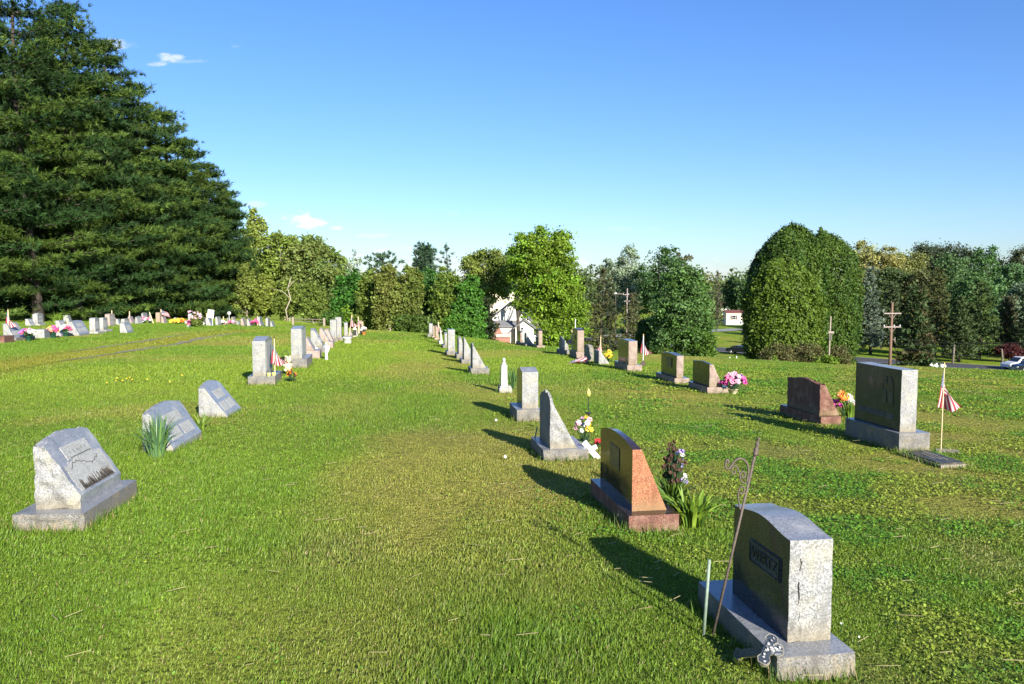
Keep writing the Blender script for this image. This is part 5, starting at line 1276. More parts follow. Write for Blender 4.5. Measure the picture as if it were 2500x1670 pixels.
broadleaf('small dark tree left of the maple trunk', 1590, 770, 45, 112, (.06, .13, .03), 4500, .3, .15, 'round', 46, .2, 288, VG, tr=.12)
conifer('bare brownish spruce beside the far white house', 1752, 665, 16, 215, (.09, .085, .05), 50, 6, 8, .6, .09, .1, 'cone', -.12, 289, VG, 'spruce_tree', cl=.8)
broadleaf('green tree above the mobile home', 1838, 645, 42, 250, (.085, .15, .045), 5000, .6, .15, 'round', 40, .2, 290, VG)
broadleaf('dark tree beside the mobile home', 1795, 672, 36, 262, (.06, .11, .035), 3500, .6, .1, 'round', 30, .22, 291, VG)
AG = 'arborvitae giants'
AV = (.034, .078, .012); AV2 = (.078, .130, .015)
def arbor(label, px, yt, hw, Y, seed, c, c2, n=16000):
    rnd = np.random.default_rng(seed); X = X_at(px, 750, Y); z0 = tz(X, Y); H = Z_at(yt, Y) - z0; Rr = hw / F * Y
    root = thing('arborvitae', (X, Y, z0), label, 'tree', AG); n = int(n * 2.6)
    t = rnd.random(n); t = np.where(rnd.random(n) < .2, 1 - .25 * t ** 1.5, t); az = rnd.uniform(0, 2 * np.pi, n)
    lob = .26 * (fbm(az * 2.2 + seed, t * 5, seed, 2) - .5) + .26 * (fbm(az * 8 + seed, t * 20, seed + 3, 2) - .5) + .07 * np.abs(rnd.normal(size=n)) * (rnd.random(n) < .12)
    prof_ = np.sqrt(np.clip(1 - ((t - .38) / .62).clip(0) ** 3.0, 0, 1)) * np.clip(.80 + t * .8, 0, 1)
    r = Rr * np.maximum(prof_ * (1 + lob) - .17 * rnd.random(n) ** 1.4, 0)
    zz = H * (.05 + .95 * t) * (1 + .10 * (fbm(az * 1.6 + 5, t * 4 + seed, seed, 3) - .5)) + rnd.normal(size=n) * .16
    p = np.stack([r * np.cos(az), r * np.sin(az), zz], 1)
    d = np.stack([np.cos(az), np.sin(az), .25 + .6 * t], 1)
    k = np.clip(fbm(az * 6, t * 14, seed + 8, 3) * 1.6 - .3, 0, 1)[:, None]  # darker patches put the shade of gaps between sprays into the colour
    V, Fq, C = cards(p, d, .21, np.array(c)[None] * (1 - k) + np.array(c2)[None] * k, rnd, .28, aspect=.55, up=.1, rough=.75)
    np_mesh('crown', V, [Fq], [FOLIAGE], colors=C, parent=root)
    mb = MB(); trunk_mesh(mb, H * .7, .3, [], seed); mb.build('trunk', BARK, root, True)
arbor('tallest broad arborvitae of the group', 1928, 562, 94, 68, 300, AV, AV2, 26000)
arbor('arborvitae with a rounded shoulder on the right', 1998, 574, 98, 70, 301, AV2, AV, 22000)
arbor('lighter arborvitae bulging in front', 1912, 642, 92, 62, 302, AV2, (.10, .16, .015), 20000)
arbor('dark arborvitae at the shaded left side of the group', 1868, 610, 46, 72, 303, (.05, .08, .014), AV, 12000)
for i, (px, yt, hw, Y, lab) in enumerate([(1905, 838, 58, 56, 'brown twiggy shrub under the arborvitae, left one'), (1975, 836, 52, 56, 'brown twiggy shrub under the arborvitae, middle one'), (2046, 842, 34, 58, 'brown-green twiggy shrub under the arborvitae, right one')]):
    broadleaf(lab, px, yt, hw, Y, (.14, .12, .05), 6000, .11, .0, 'fan', 50, .2, 310 + i, 'twiggy shrubs', name='bush', cat='bush', tr=.05, col2=(.09, .11, .03), trunkm=BARKL)
broadleaf('bright green bramble at the foot of the arborvitae', 2014, 868, 34, 50, (.13, .21, .02), 2500, .12, .0, 'round', 26, .28, 314, name='bush', cat='bush', tr=.03)
broadleaf('little bright sapling among the twiggy shrubs', 1892, 868, 10, 52, (.16, .26, .03), 700, .12, .0, 'round', 12, .35, 315, name='bush', cat='bush', tr=.03)
WG = 'trees of the wood beyond the road'
wood = [('b', 2105, 585, 46, 190, (.24, .25, .08), 'thin pale tree with a wispy top, left of the wood'), ('b', 2160, 600, 50, 180, (.27, .26, .08), 'pale cream-green tree in the wood'), ('b', 2085, 640, 46, 165, (.27, .24, .08), 'yellowish tree just right of the arborvitae'),
        ('b', 2215, 610, 52, 190, (.18, .2, .06), 'yellow-green tree behind the wood edge'), ('p', 2260, 592, 62, 230, (.055, .075, .035), 'dark pine crown on the skyline of the wood'), ('p', 2330, 590, 66, 235, (.05, .07, .035), 'darkest wide pine crown on the skyline'),
        ('b', 2325, 615, 56, 175, (.085, .155, .055), 'mid-green tree under the dark pine crowns'), ('b', 2405, 600, 42, 185, (.075, .16, .045), 'pointed bright green tree top in the wood'), ('p', 2480, 600, 52, 220, (.06, .075, .035), 'dark brownish pine crown at the right edge'),
        ('b', 2380, 665, 60, 165, (.075, .15, .045), 'large dark green tree in the middle of the wood'), ('b', 2470, 640, 50, 170, (.10, .19, .07), 'light green tree at the right edge of the wood'), ('b', 2495, 690, 46, 160, (.15, .21, .13), 'grey-green tree cut by the right edge'),
        ('b', 2180, 650, 56, 160, (.08, .12, .04), 'dark green tree behind the utility pole'), ('b', 2250, 655, 54, 155, (.11, .125, .045), 'brownish green tree right of the utility pole'), ('b', 2430, 720, 44, 158, (.07, .14, .05), 'low green tree filling the wood edge'),
        ('b', 2560, 640, 60, 170, (.09, .15, .05), 'tree just outside the right edge')]
for i, (k, px, yt, hw, Y, c, lab) in enumerate(wood):
    if k == 'b': broadleaf(lab, px, yt, hw, Y, c, 8500, .42, .08, 'round', 56, .25, 330 + i, WG, tr=.25, trunkm=BARKL if i < 3 else BARK)
    else: broadleaf(lab, px, yt, hw, Y, c, 7500, .5, .25, 'round', 44, .27, 330 + i, WG, name='pine_tree', tr=.3)
sp = [(2125, 655, 44, 138, (.14, .18, .13), (.10, .14, .09), 'blue-grey spruce right of the arborvitae'), (2178, 690, 40, 140, (.07, .10, .04), None, 'dark spruce behind the tall utility pole'), (2240, 700, 46, 92, (.06, .095, .035), (.10, .09, .04), 'spruce right of the tall utility pole'),
      (2290, 655, 58, 135, (.085, .09, .03), (.065, .085, .028), 'broad brown-tipped spruce in the wood edge'), (2345, 730, 46, 122, (.06, .09, .03), None, 'low dark spruce under the wires'), (2395, 690, 62, 126, (.075, .115, .028), (.055, .09, .03), 'wide green spruce left of the maroon tree'),
      (2460, 725, 44, 135, (.09, .09, .045), None, 'brownish spruce behind the maroon tree'), (2520, 700, 50, 130, (.06, .09, .04), None, 'spruce cut by the right edge'), (2085, 720, 36, 150, (.05, .07, .03), None, 'shaded spruce beside the arborvitae foot')]
for i, (px, yt, hw, Y, c, c2, lab) in enumerate(sp):
    conifer(lab, px, yt, hw, Y, c, 110, 9, 13, .46, .10, .10, 'cone', -.14, 360 + i, WG, 'spruce_tree', col2=c2, cl=.85, tr=.24)
broadleaf('maroon-leaved tree above the white car at the right edge', 2472, 838, 36, 122, (.07, .018, .018), 3500, .26, .1, 'round', 40, .22, 380, WG, tr=.1)
# bare lower trunks of the wood
for i, (px, yb_, yt_, w_) in enumerate([(2092, 888, 842, 3), (2107, 886, 840, 3), (2124, 885, 838, 3), (2149, 886, 836, 4), (2060, 884, 850, 3), (2220, 890, 845, 4), (2262, 900, 850, 5), (2325, 903, 852, 5), (2445, 905, 862, 5)]):
    Y = 150 if i < 6 else 118
    X = X_at(px, yb_, Y); z0 = tz(X, Y); h = Z_at(yt_, Y) - z0; rr_ = w_ / 2 / F * Y
    o = MB().tube([(0, 0, -.2), (.08, 0, h * .5), (.15 if i % 2 else -.1, 0, h + .6)], [rr_ * 1.2, rr_, rr_ * .8], 7).build('tree_trunk', BARK_LIT if i in (7, 8) else BARK, None, True); o.location = (X, Y, z0)
    tag(o, ['thin dark trunk left in the wood', 'thin trunk second in the wood gap', 'pale trunk in the wood gap', 'pale trunk left of the tall utility pole', 'thin trunk beside the twiggy shrubs', 'trunk right of the tall utility pole', 'thick dark trunk left of the half-hidden white car', 'pale leaning trunk above the grey headstone flag', 'pale trunk left of the car at the right edge'][i], 'tree trunk', 'bare trunks beyond the lawn')
for i, (px, yt_, yb_, Y, w_, lab) in enumerate([(1868, 836, 884, 70, 5, 'pale stump-like post left of the twiggy shrubs')]):
    X = X_at(px, yb_, Y); z0 = tz(X, Y); o = MB().tube([(0, 0, -.3), (0, 0, Z_at(yt_, Y) - z0)], [.11, .08], 8).build('tree_trunk', BARKL, None, True); o.location = (X, Y, z0); tag(o, lab, 'tree trunk')
# far tree line closing the valley
V_, F_, C_ = [], [], []; off = 0; rnd = np.random.default_rng(77)
for i in range(150):
    u = -1.0 + 2.1 * i / 149 + rnd.uniform(-.01, .01); Y = rnd.uniform(300, 420); X = u * Y; z0 = tz(X, Y); h = rnd.uniform(11, 17); n = 520
    d = rnd.normal(size=(n, 3)); d /= np.linalg.norm(d, axis=1)[:, None]
    lob = rnd.normal(size=(9, 3)) * np.array([3.2, 3.2, h * .22]) + np.array([0, 0, h * .52]); k = rnd.integers(9, size=n)
    p = lob[k] + d * 2.6 + np.array([X, Y, z0]); p[:, 2] = np.maximum(p[:, 2], z0)
    c = np.array([[.08, .12, .045], [.10, .15, .05], [.06, .10, .045], [.13, .15, .06]][rnd.integers(4)])
    v, f, cc2 = cards(p, d, 1.5, c, rnd, .2); V_.append(v); F_.append(f + off); C_.append(cc2); off += len(v)
o = np_mesh('far_woods', np.concatenate(V_), [np.concatenate(F_)], [FOLIAGE], colors=np.concatenate(C_)); tag(o, 'distant wooded edge of the valley', 'woods', kind='stuff')

# ------------------------------------------------------------------ utility poles, lamp, wires
def upole(label, px, ytop, Y, arms, r=.14, m_=POLEW, yaw=.1, ybot=None):
    X = X_at(px, ytop, Y); z0 = tz(X, Y); H = Z_at(ytop, Y) - z0
    root = thing('utility_pole', (X, Y, z0), label, 'utility pole', 'utility poles', yaw)
    MB().tube([(0, 0, -.3), (.0, 0, H * .5), (.04, 0, H)], [r * 1.15, r, r * .75], 10).build('pole', m_, root, True)
    for (ya, half, ins) in arms:
        za = Z_at(ya, Y) - z0
        q = MB(); q.box(-half, half, -.20, -.08, za - .06, za + .06)
        for s_ in (-1, 1): q.tube([(s_ * half * .45, -.14, za - .05), (s_ * .04, -.12, za - .55)], .025, 4)
        a = q.build('crossarm', ARMW, root)
        if ins:
            q = MB()
            for x in (-half * .93, half * .25, half * .93): q.lathe([(.03, 0), (.06, .03), (.07, .10), (.05, .15), (.01, .18)], 8, (x, -.14, za + .06))
            q.build('insulators', LAMPG, a, True)
    return root, H
PY = 84
mp_, Hm = upole('tall brown utility pole with two crossarms rising behind the large grey headstone', 2178, 738, PY, [(765, .95, False), (798, .95, True)], .15)
q = MB(); zz = Z_at(829, PY) - mp_.location.z; q.box(.32, .38, -.2, -.1, zz - .25, zz + .25); q.box(.1, .32, -.17, -.13, zz - .02, zz + .02); q.build('bracket', ARMW, mp_)
upole('slender grey utility pole with one short crossarm before the arborvitae', 2027, 772, 54, [(811, .20, False)], .06, WOOD)
upole('distant utility pole with two crossarms right of the street lamp', 1531, 704, 150, [(719, .85, True), (735, .6, False)], .13, ARMW)
X = X_at(1503, 714, 150); z0 = tz(X, 150); H = Z_at(718, 150) - z0
r = thing('street_lamp', (X, 150, z0), 'street lamp with two outstretched arms above the valley road', 'street lamp')
MB().tube([(0, 0, -.2), (0, 0, H)], [.14, .09], 8).build('pole', BARK, r); MB().tube([(-1.4, 0, H - .35), (-.5, 0, H + .0), (0, 0, H), (.9, 0, H + .05), (1.5, 0, H - .1)], .06, 5).build('arm', ARMW, r)
q = MB(); q.box(-.25, .25, -.12, .12, H - .02, H + .28, bev=.04); q.build('lamp_head', WHITEP, r)
def wire(label, a, b_, sag, r_=.028):
    a = Vector(a); b_ = Vector(b_); pts = [a.lerp(b_, i / 16) - Vector((0, 0, sag * 4 * (i / 16) * (1 - i / 16))) for i in range(17)]
    c = a.copy(); o = MB().tube([p - c for p in pts], r_, 4).build('power_line', BLACK); o.location = c; tag(o, label, 'wire', 'overhead wires')
def at(px, py, Y): return (X_at(px, py, Y), Y, Z_at(py, Y))
wire('overhead wire from the tall pole to the right edge, top one', at(2195, 829, PY), at(2620, 826, 74), .45)
wire('overhead wire from the tall pole to the right edge, second one', at(2182, 836, PY), at(2620, 832, 74), .50)
wire('overhead wire from the tall pole to the right edge, third one', at(2182, 848, PY), at(2620, 882, 74), .25)
wire('overhead wire from the tall pole to the right edge, lowest one', at(2182, 852, PY), at(2620, 900, 74), .10, .015)
wire('overhead wire between the tall pole and the arborvitae', at(1980, 848, 96), at(2178, 846, PY), .1, .015)
wire('upper overhead wire left of the street lamp', at(1440, 721, 150), at(1531, 719, 150), .3, .03)
wire('middle overhead wire left of the street lamp', at(1420, 734, 150), at(1531, 735, 150), .3, .03)
wire('lower overhead wire left of the street lamp', at(1405, 742, 150), at(1500, 752, 150), .2, .03)

# ------------------------------------------------------------------ buildings
def gable_house(name, label, X, Y, z0, w_, d_, h_, rh, rz, wallm, roofm, windows, trim=WHITEP, over=.35, ridge='x', extra=None):
    r = thing(name, (X, Y, z0), label, 'house', None, rz)
    q = MB(); q.box(0, w_, 0, d_, -.5, h_, 0)
    if ridge == 'y': q.add([(0, 0, h_), (w_, 0, h_), (w_/2, 0, h_ + rh)], [[0, 1, 2]]).add([(0, d_, h_), (w_, d_, h_), (w_/2, d_, h_ + rh)], [[2, 1, 0]])
    else: q.add([(0, 0, h_), (0, d_, h_), (0, d_/2, h_ + rh)], [[2, 1, 0]]).add([(w_, 0, h_), (w_, d_, h_), (w_, d_/2, h_ + rh)], [[0, 1, 2]])
    q.build('wall', wallm, r)
    q = MB(); t = .16; o_ = over
    if ridge == 'y':
        k = rh / (w_ / 2)
        for s_ in (0, 1):
            xe = -o_ if s_ == 0 else w_ + o_; ze = h_ - o_ * k
            q.add([(xe, -o_, ze), (w_/2, -o_, h_ + rh), (w_/2, d_ + o_, h_ + rh), (xe, d_ + o_, ze), (xe, -o_, ze + t), (w_/2, -o_, h_ + rh + t), (w_/2, d_ + o_, h_ + rh + t), (xe, d_ + o_, ze + t)], [[0,1,2,3],[7,6,5,4],[0,4,5,1],[1,5,6,2],[2,6,7,3],[3,7,4,0]])
    else:
        k = rh / (d_ / 2)
        for s_ in (0, 1):
            ye = -o_ if s_ == 0 else d_ + o_; ze = h_ - o_ * k
            q.add([(-o_, ye, ze), (-o_, d_/2, h_ + rh), (w_ + o_, d_/2, h_ + rh), (w_ + o_, ye, ze), (-o_, ye, ze + t), (-o_, d_/2, h_ + rh + t), (w_ + o_, d_/2, h_ + rh + t), (w_ + o_, ye, ze + t)], [[0,1,2,3],[7,6,5,4],[0,4,5,1],[1,5,6,2],[2,6,7,3],[3,7,4,0]])
    q.build('roof', roofm, r)
    for (x0, x1, za, zb_, shut) in windows:
        f = MB(); f.box(x0 - .08, x1 + .08, -.06, .02, za - .08, za, 0).box(x0 - .08, x1 + .08, -.06, .02, zb_, zb_ + .08).box(x0 - .08, x0, -.06, .02, za, zb_).box(x1, x1 + .08, -.06, .02, za, zb_).box(x0, x1, -.05, .0, (za + zb_)/2 - .03, (za + zb_)/2 + .03).box((x0+x1)/2 - .03, (x0+x1)/2 + .03, -.048, .0, za, (za+zb_)/2 - .03)
        fo = f.build('window', trim, r); MB().box(x0, x1, -.03, .01, za, zb_).build('pane', GLASS, fo)
        if shut:
            for xs in (x0 - .5, x1 + .12): MB().box(xs, xs + .38, -.05, .01, za - .05, zb_ + .05).build('shutter', SHUT, r)
    return r
HY = 128
def W(px, py=800, Y=HY): return X_at(px, py, Y)
zh = Z_at(832, HY)
x0 = W(1196); x1 = W(1290)
h1_ = gable_house('white_house', 'white gabled house seen between the hedge and the tall airy tree', x0, HY + 2, zh, W(1296) - x0, 9, Z_at(783, HY) - zh, Z_at(742, HY) - Z_at(783, HY), 0, SIDING, ROOFG, [], ridge='y')
x0b = W(1258); gable_house('white_house', 'front wing of the white house with a shuttered double window', x0b, HY - 3, zh, W(1302) - x0b, 6, Z_at(797, HY) - zh, Z_at(781, HY) - Z_at(797, HY), 0, SIDING, ROOFG, [(W(1264) - x0b, W(1269.5) - x0b, Z_at(808, HY) - zh, Z_at(797.5, HY) - zh, False), (W(1271.5) - x0b, W(1277) - x0b, Z_at(808, HY) - zh, Z_at(797.5, HY) - zh, False)], ridge='y')
x0c = W(1196); gable_house('white_house', 'low porch wing of the white house above the red-brown deck', x0c, HY - 1.5, zh, W(1256) - x0c, 4, Z_at(796, HY) - zh, Z_at(785, HY) - Z_at(796, HY), 0, SIDING, ROOFG, [(W(1199) - x0c, W(1204) - x0c, Z_at(811, HY) - zh, Z_at(801, HY) - zh, False), (W(1206) - x0c, W(1211) - x0c, Z_at(811, HY) - zh, Z_at(801, HY) - zh, False)])
dk = thing('deck', (W(1198), HY - 5, Z_at(836, HY - 5)), 'red-brown deck with railing before the white house', 'deck'); wd_ = W(1246) - W(1198); hd = Z_at(826, HY - 5) - dk.location.z
MB().box(0, wd_, 0, 3, 0, hd).build('platform', DECK, dk)
q = MB(); q.box(0, wd_, 0, .08, hd + .75, hd + .83)
for i in range(24): q.box(wd_ * i / 23 - .03, wd_ * i / 23 + .03, .0, .07, hd, hd + .78)
q.build('railing', DECK, dk)
o = MB().lathe([(.9, 0), (.75, .1), (.1, 1.5), (.06, 1.9)], 6).build('umbrella', DECK); o.location = (W(1215), HY - 3.6, dk.location.z + hd + .6); tag(o, 'closed brown umbrella standing on the deck', 'umbrella')
xc = W(1195, 730, 165); zc = tz(xc, 165)
gable_house('cream_building', 'large cream building glimpsed through the pale olive tree', xc, 165, zc, W(1262, 730, 165) - xc, 10, Z_at(705, 165) - zc, 1.5, 0, SIDINGC, ROOFG, [])
# mobile home
MY = 238; xm = X_at(1773, 780, MY); zm = Z_at(791, MY)
mh = gable_house('mobile_home', 'cream mobile home with a red-brown roof across the valley', xm, MY, zm, X_at(1850, 780, MY) - xm, 7, Z_at(764, MY) - zm, Z_at(759, MY) - Z_at(764, MY), -.12, SIDINGC, ROOFR, [(X_at(1787, 775, MY) - xm, X_at(1795, 775, MY) - xm, 1.35, 2.55, True)], ridge='x', over=.2)
MB().box(-.03, X_at(1850, 780, MY) - xm, -.05, 0, -.4, .85).build('skirting', WHITEP, mh)
xh = X_at(1758, 740, 300); zh2 = tz(xh, 300)
gable_house('white_house', 'white gable end of a house above the mobile home', xh, 300, zh2, X_at(1785, 740, 300) - xh, 8, Z_at(728, 300) - zh2, Z_at(713, 300) - Z_at(728, 300), 0, SIDING, ROOFG, [], ridge='y')
# fences
def fence(label, pts, h, rails, pm, spacing=2.4, solid=False, name='fence'):
    c = Vector(pts[0]); r = thing(name, c, label, 'fence')
    d = Vector(pts[1]) - c; L_ = math.hypot(d.x, d.y); n = max(1, int(L_ / spacing))
    for i in range(n + 1):
        p = c + d * (i / n); z = tz(p.x, p.y) - c.z; MB().box(p.x - c.x - .07, p.x - c.x + .07, p.y - c.y - .07, p.y - c.y + .07, z - .2, z + h + .08).build('post', pm, r)
    for k in rails:
        q = MB()
        for i in range(n):
            a = c + d * (i / n); b_ = c + d * ((i + 1) / n); za = tz(a.x, a.y) - c.z + h * k[0]; zb_ = tz(b_.x, b_.y) - c.z + h * k[0]; hh_ = h * k[1]
            ax_, ay_, bx_, by_ = a.x - c.x, a.y - c.y, b_.x - c.x, b_.y - c.y
            q.add([(ax_, ay_ - .03, za), (bx_, by_ - .03, zb_), (bx_, by_ - .03, zb_ + hh_), (ax_, ay_ - .03, za + hh_), (ax_, ay_ + .03, za), (bx_, by_ + .03, zb_), (bx_, by_ + .03, zb_ + hh_), (ax_, ay_ + .03, za + hh_)], [[0,1,2,3],[7,6,5,4],[0,4,5,1],[1,5,6,2],[2,6,7,3],[3,7,4,0]])
        q.build('rail', pm, r)
fa = Vector((X_at(716, 800, 60), 60, 0)); fb = Vector((X_at(792, 800, 58), 58, 0)); fa.z = tz(fa.x, fa.y); fb.z = tz(fb.x, fb.y)
fence('low grey rail fence before the left thicket', [fa, fb], .52, [(.88, .09), (.5, .08)], WOOD)
fa = Vector((X_at(1733, 775, 245), 245, 0)); fa.z = Z_at(778, 245); fb = Vector((X_at(1761, 775, 245), 245, 0)); fb.z = fa.z
fence('grey board fence left of the mobile home', [fa, fb], 2.0, [(0, .3), (.33, .3), (.66, .3)], WOOD)
fa = Vector((X_at(1296, 850, 100), 100, 0)); fa.z = tz(fa.x, 100); fb = Vector((X_at(1370, 850, 100), 100, 0)); fb.z = tz(fb.x, 100)

# road-side bits
for i, (px, yb_, yt_) in enumerate([(1781.5, 877, 871), (1798, 878, 869)]):
    Y = 118; X = X_at(px, yb_, Y); zt_ = Z_at(yt_, Y); z0 = tz(X, Y); o = MB().lathe([(.09, -.2), (.09, zt_ - z0 - .05), (.05, zt_ - z0)], 8).build('marker_post', WHITEP, None, True); o.location = (X, Y, z0); tag(o, ['short white marker post at the road edge, left one', 'short white marker post at the road edge, right one'][i], 'post', 'white marker posts')
X = X_at(1838, 862, 132); r = thing('mailbox', (X, 132, tz(X, 132)), 'mailbox with a pale lid across the road beside the dark car', 'mailbox'); MB().box(-.08, .08, -.08, .08, 0, 1.0).build('post', WOOD, r); q = MB(); q.box(-.45, .45, -.25, .25, 1.0, 1.5); q.build('box', BLACK, r); MB().box(-.5, .5, -.3, .3, 1.5, 1.6).build('lid', WHITEP, r)
X = X_at(1557, 815, 182); r = thing('waste_bin', (X, 182, tz(X, 182) + .13), 'blue wheeled waste bin by the pale driveway', 'bin'); MB().add([(-.3,-.3,0),(.3,-.3,0),(.3,.3,0),(-.3,.3,0),(-.4,-.4,1.1),(.4,-.4,1.1),(.4,.4,1.1),(-.4,.4,1.1)], [[3,2,1,0],[4,5,6,7],[0,1,5,4],[1,2,6,5],[2,3,7,6],[3,0,4,7]]).build('body', BLUEBIN, r); MB().box(-.44, .44, -.46, .44, 1.1, 1.2, bev=.04).build('lid', WHITEP, r)

# ------------------------------------------------------------------ cars
def car(label, X, Y, z, rz, paint, kind='sedan', group='cars'):
    r = thing('parked_car' if kind != 'sedan' else 'car', (X, Y, z), label, 'car', group, rz)
    if kind == 'suv': side = [(-2.35, .45), (-2.35, .95), (-2.25, 1.1), (-1.95, 1.68), (-1.7, 1.78), (.35, 1.78), (.55, 1.72), (1.15, 1.15), (2.1, 1.0), (2.35, .8), (2.35, .4)]
    else: side = [(-2.35, .38), (-2.38, .75), (-2.25, .98), (-1.65, 1.05), (-1.0, 1.42), (-.6, 1.46), (.3, 1.45), (1.05, 1.02), (1.95, .90), (2.3, .72), (2.35, .36)]
    q = MB(); n = len(side); hwid = .88; rows = []
    for y, ins in ((-1, 0), (-.97, 1), (.97, 1), (1, 0)):
        rows.append([(x * (1.0), y * hwid * (1 - (.16 * max(0, (zz_ - .95) / .8))), zz_) for x, zz_ in side])
    vs = [p for row in rows for p in row]; fs_ = []
    for k in range(3):
        for i in range(n - 1): a = k * n + i; fs_.append([a, a + 1, a + n + 1, a + n])
        fs_.append([k * n + n - 1, k * n, k * n + n, k * n + 2 * n - 1])
    fs_.append(list(range(n))); fs_.append([3 * n + i for i in range(n)][::-1])
    q.add(vs, fs_); q.build('body', paint, r)
    if kind == 'suv': wins = [[(-1.95, 1.14), (-1.72, 1.64), (-.75, 1.66), (-.75, 1.14)], [(-.68, 1.14), (-.68, 1.66), (.34, 1.66), (.85, 1.14)]]; wsh = ((.57, 1.70), (1.13, 1.17)); rwn = ((-1.97, 1.66), (-2.23, 1.14))
    else: wins = [[(-1.42, 1.06), (-.95, 1.36), (-.35, 1.39), (-.35, 1.06)], [(-.28, 1.06), (-.28, 1.39), (.27, 1.38), (.85, 1.06)]]; wsh = ((.34, 1.42), (1.02, 1.05)); rwn = ((-1.02, 1.40), (-1.6, 1.08))
    for s_ in (-1, 1):
        for wv in wins:
            v = [(x, s_ * (hwid * (1 - .16 * max(0, (zz_ - .95) / .8)) + .012), zz_) for x, zz_ in wv]; MB().add(v, [list(range(4)) if s_ < 0 else [3, 2, 1, 0]]).build('window', GLASS, r)
    for (a, b_) , nm in ((wsh, 'windscreen'), (rwn, 'rear_window')):
        nx_ = .02 if nm == 'windscreen' else -.02
        ya = hwid * (1 - .16 * max(0, (a[1] - .95) / .8)) * .9; yb2 = hwid * .9
        MB().add([(a[0] + nx_, -ya, a[1] + .01), (a[0] + nx_, ya, a[1] + .01), (b_[0] + nx_, yb2, b_[1] + .015), (b_[0] + nx_, -yb2, b_[1] + .015)], [[0, 1, 2, 3]]).build(nm, GLASS, r)
    for x in (-1.45, 1.45):
        for s_ in (-1, 1):
            Mw = Matrix.Translation((x, s_ * .80, .34)) @ Matrix.Rotation(math.pi / 2, 4, 'X'); w0 = MB().lathe([(.2, -.11), (.34, -.11), (.35, -.06), (.35, .06), (.34, .11), (.2, .11)], 18, M4=Mw).build('wheel', TYRE, r, True)
            MB().lathe([(.05, -.12), (.22, -.118), (.22, .118), (.05, .12)], 14, M4=Mw).build('rim', RIM, w0, True)
    for s_ in (-1, 1):
        MB().box(2.22, 2.37, s_ * .68 - .16, s_ * .68 + .16, .62, .78).build('headlight', LAMPG, r); MB().box(-2.4, -2.3, s_ * .72 - .12, s_ * .72 + .12, .72, .95).build('tail_light', TAIL, r)
    MB().box(2.33, 2.375, -.25, .25, .42, .54).build('number_plate', WHITEP, r)
    return r
G_ = Pfar(1808, 866); car('dark sedan driving along the valley road', G_.x, G_.y, G_.z + .12, -.75, CARB)
G_ = Pfar(2258, 905); car('white car half hidden behind spruces right of the large grey headstone', G_.x, G_.y, G_.z + .05, .02, CARW, 'sedan')
G_ = Pfar(2492, 904); car('white sport utility car at the right edge', G_.x, G_.y, G_.z + .05, 3.25, CARW, 'suv')
G_ = Pfar(2516, 909); car('dark car at the right edge before the white one', G_.x, G_.y, G_.z + .05, 3.2, CARB)
G_ = Pfar(1786, 752); car('white car parked uphill above the mobile home', G_.x, G_.y, G_.z + .05, .1, CARW, 'suv')
G_ = Pfar(1306, 838); car('silver car beside the white house', G_.x, G_.y, G_.z + .05, .2, CARS)

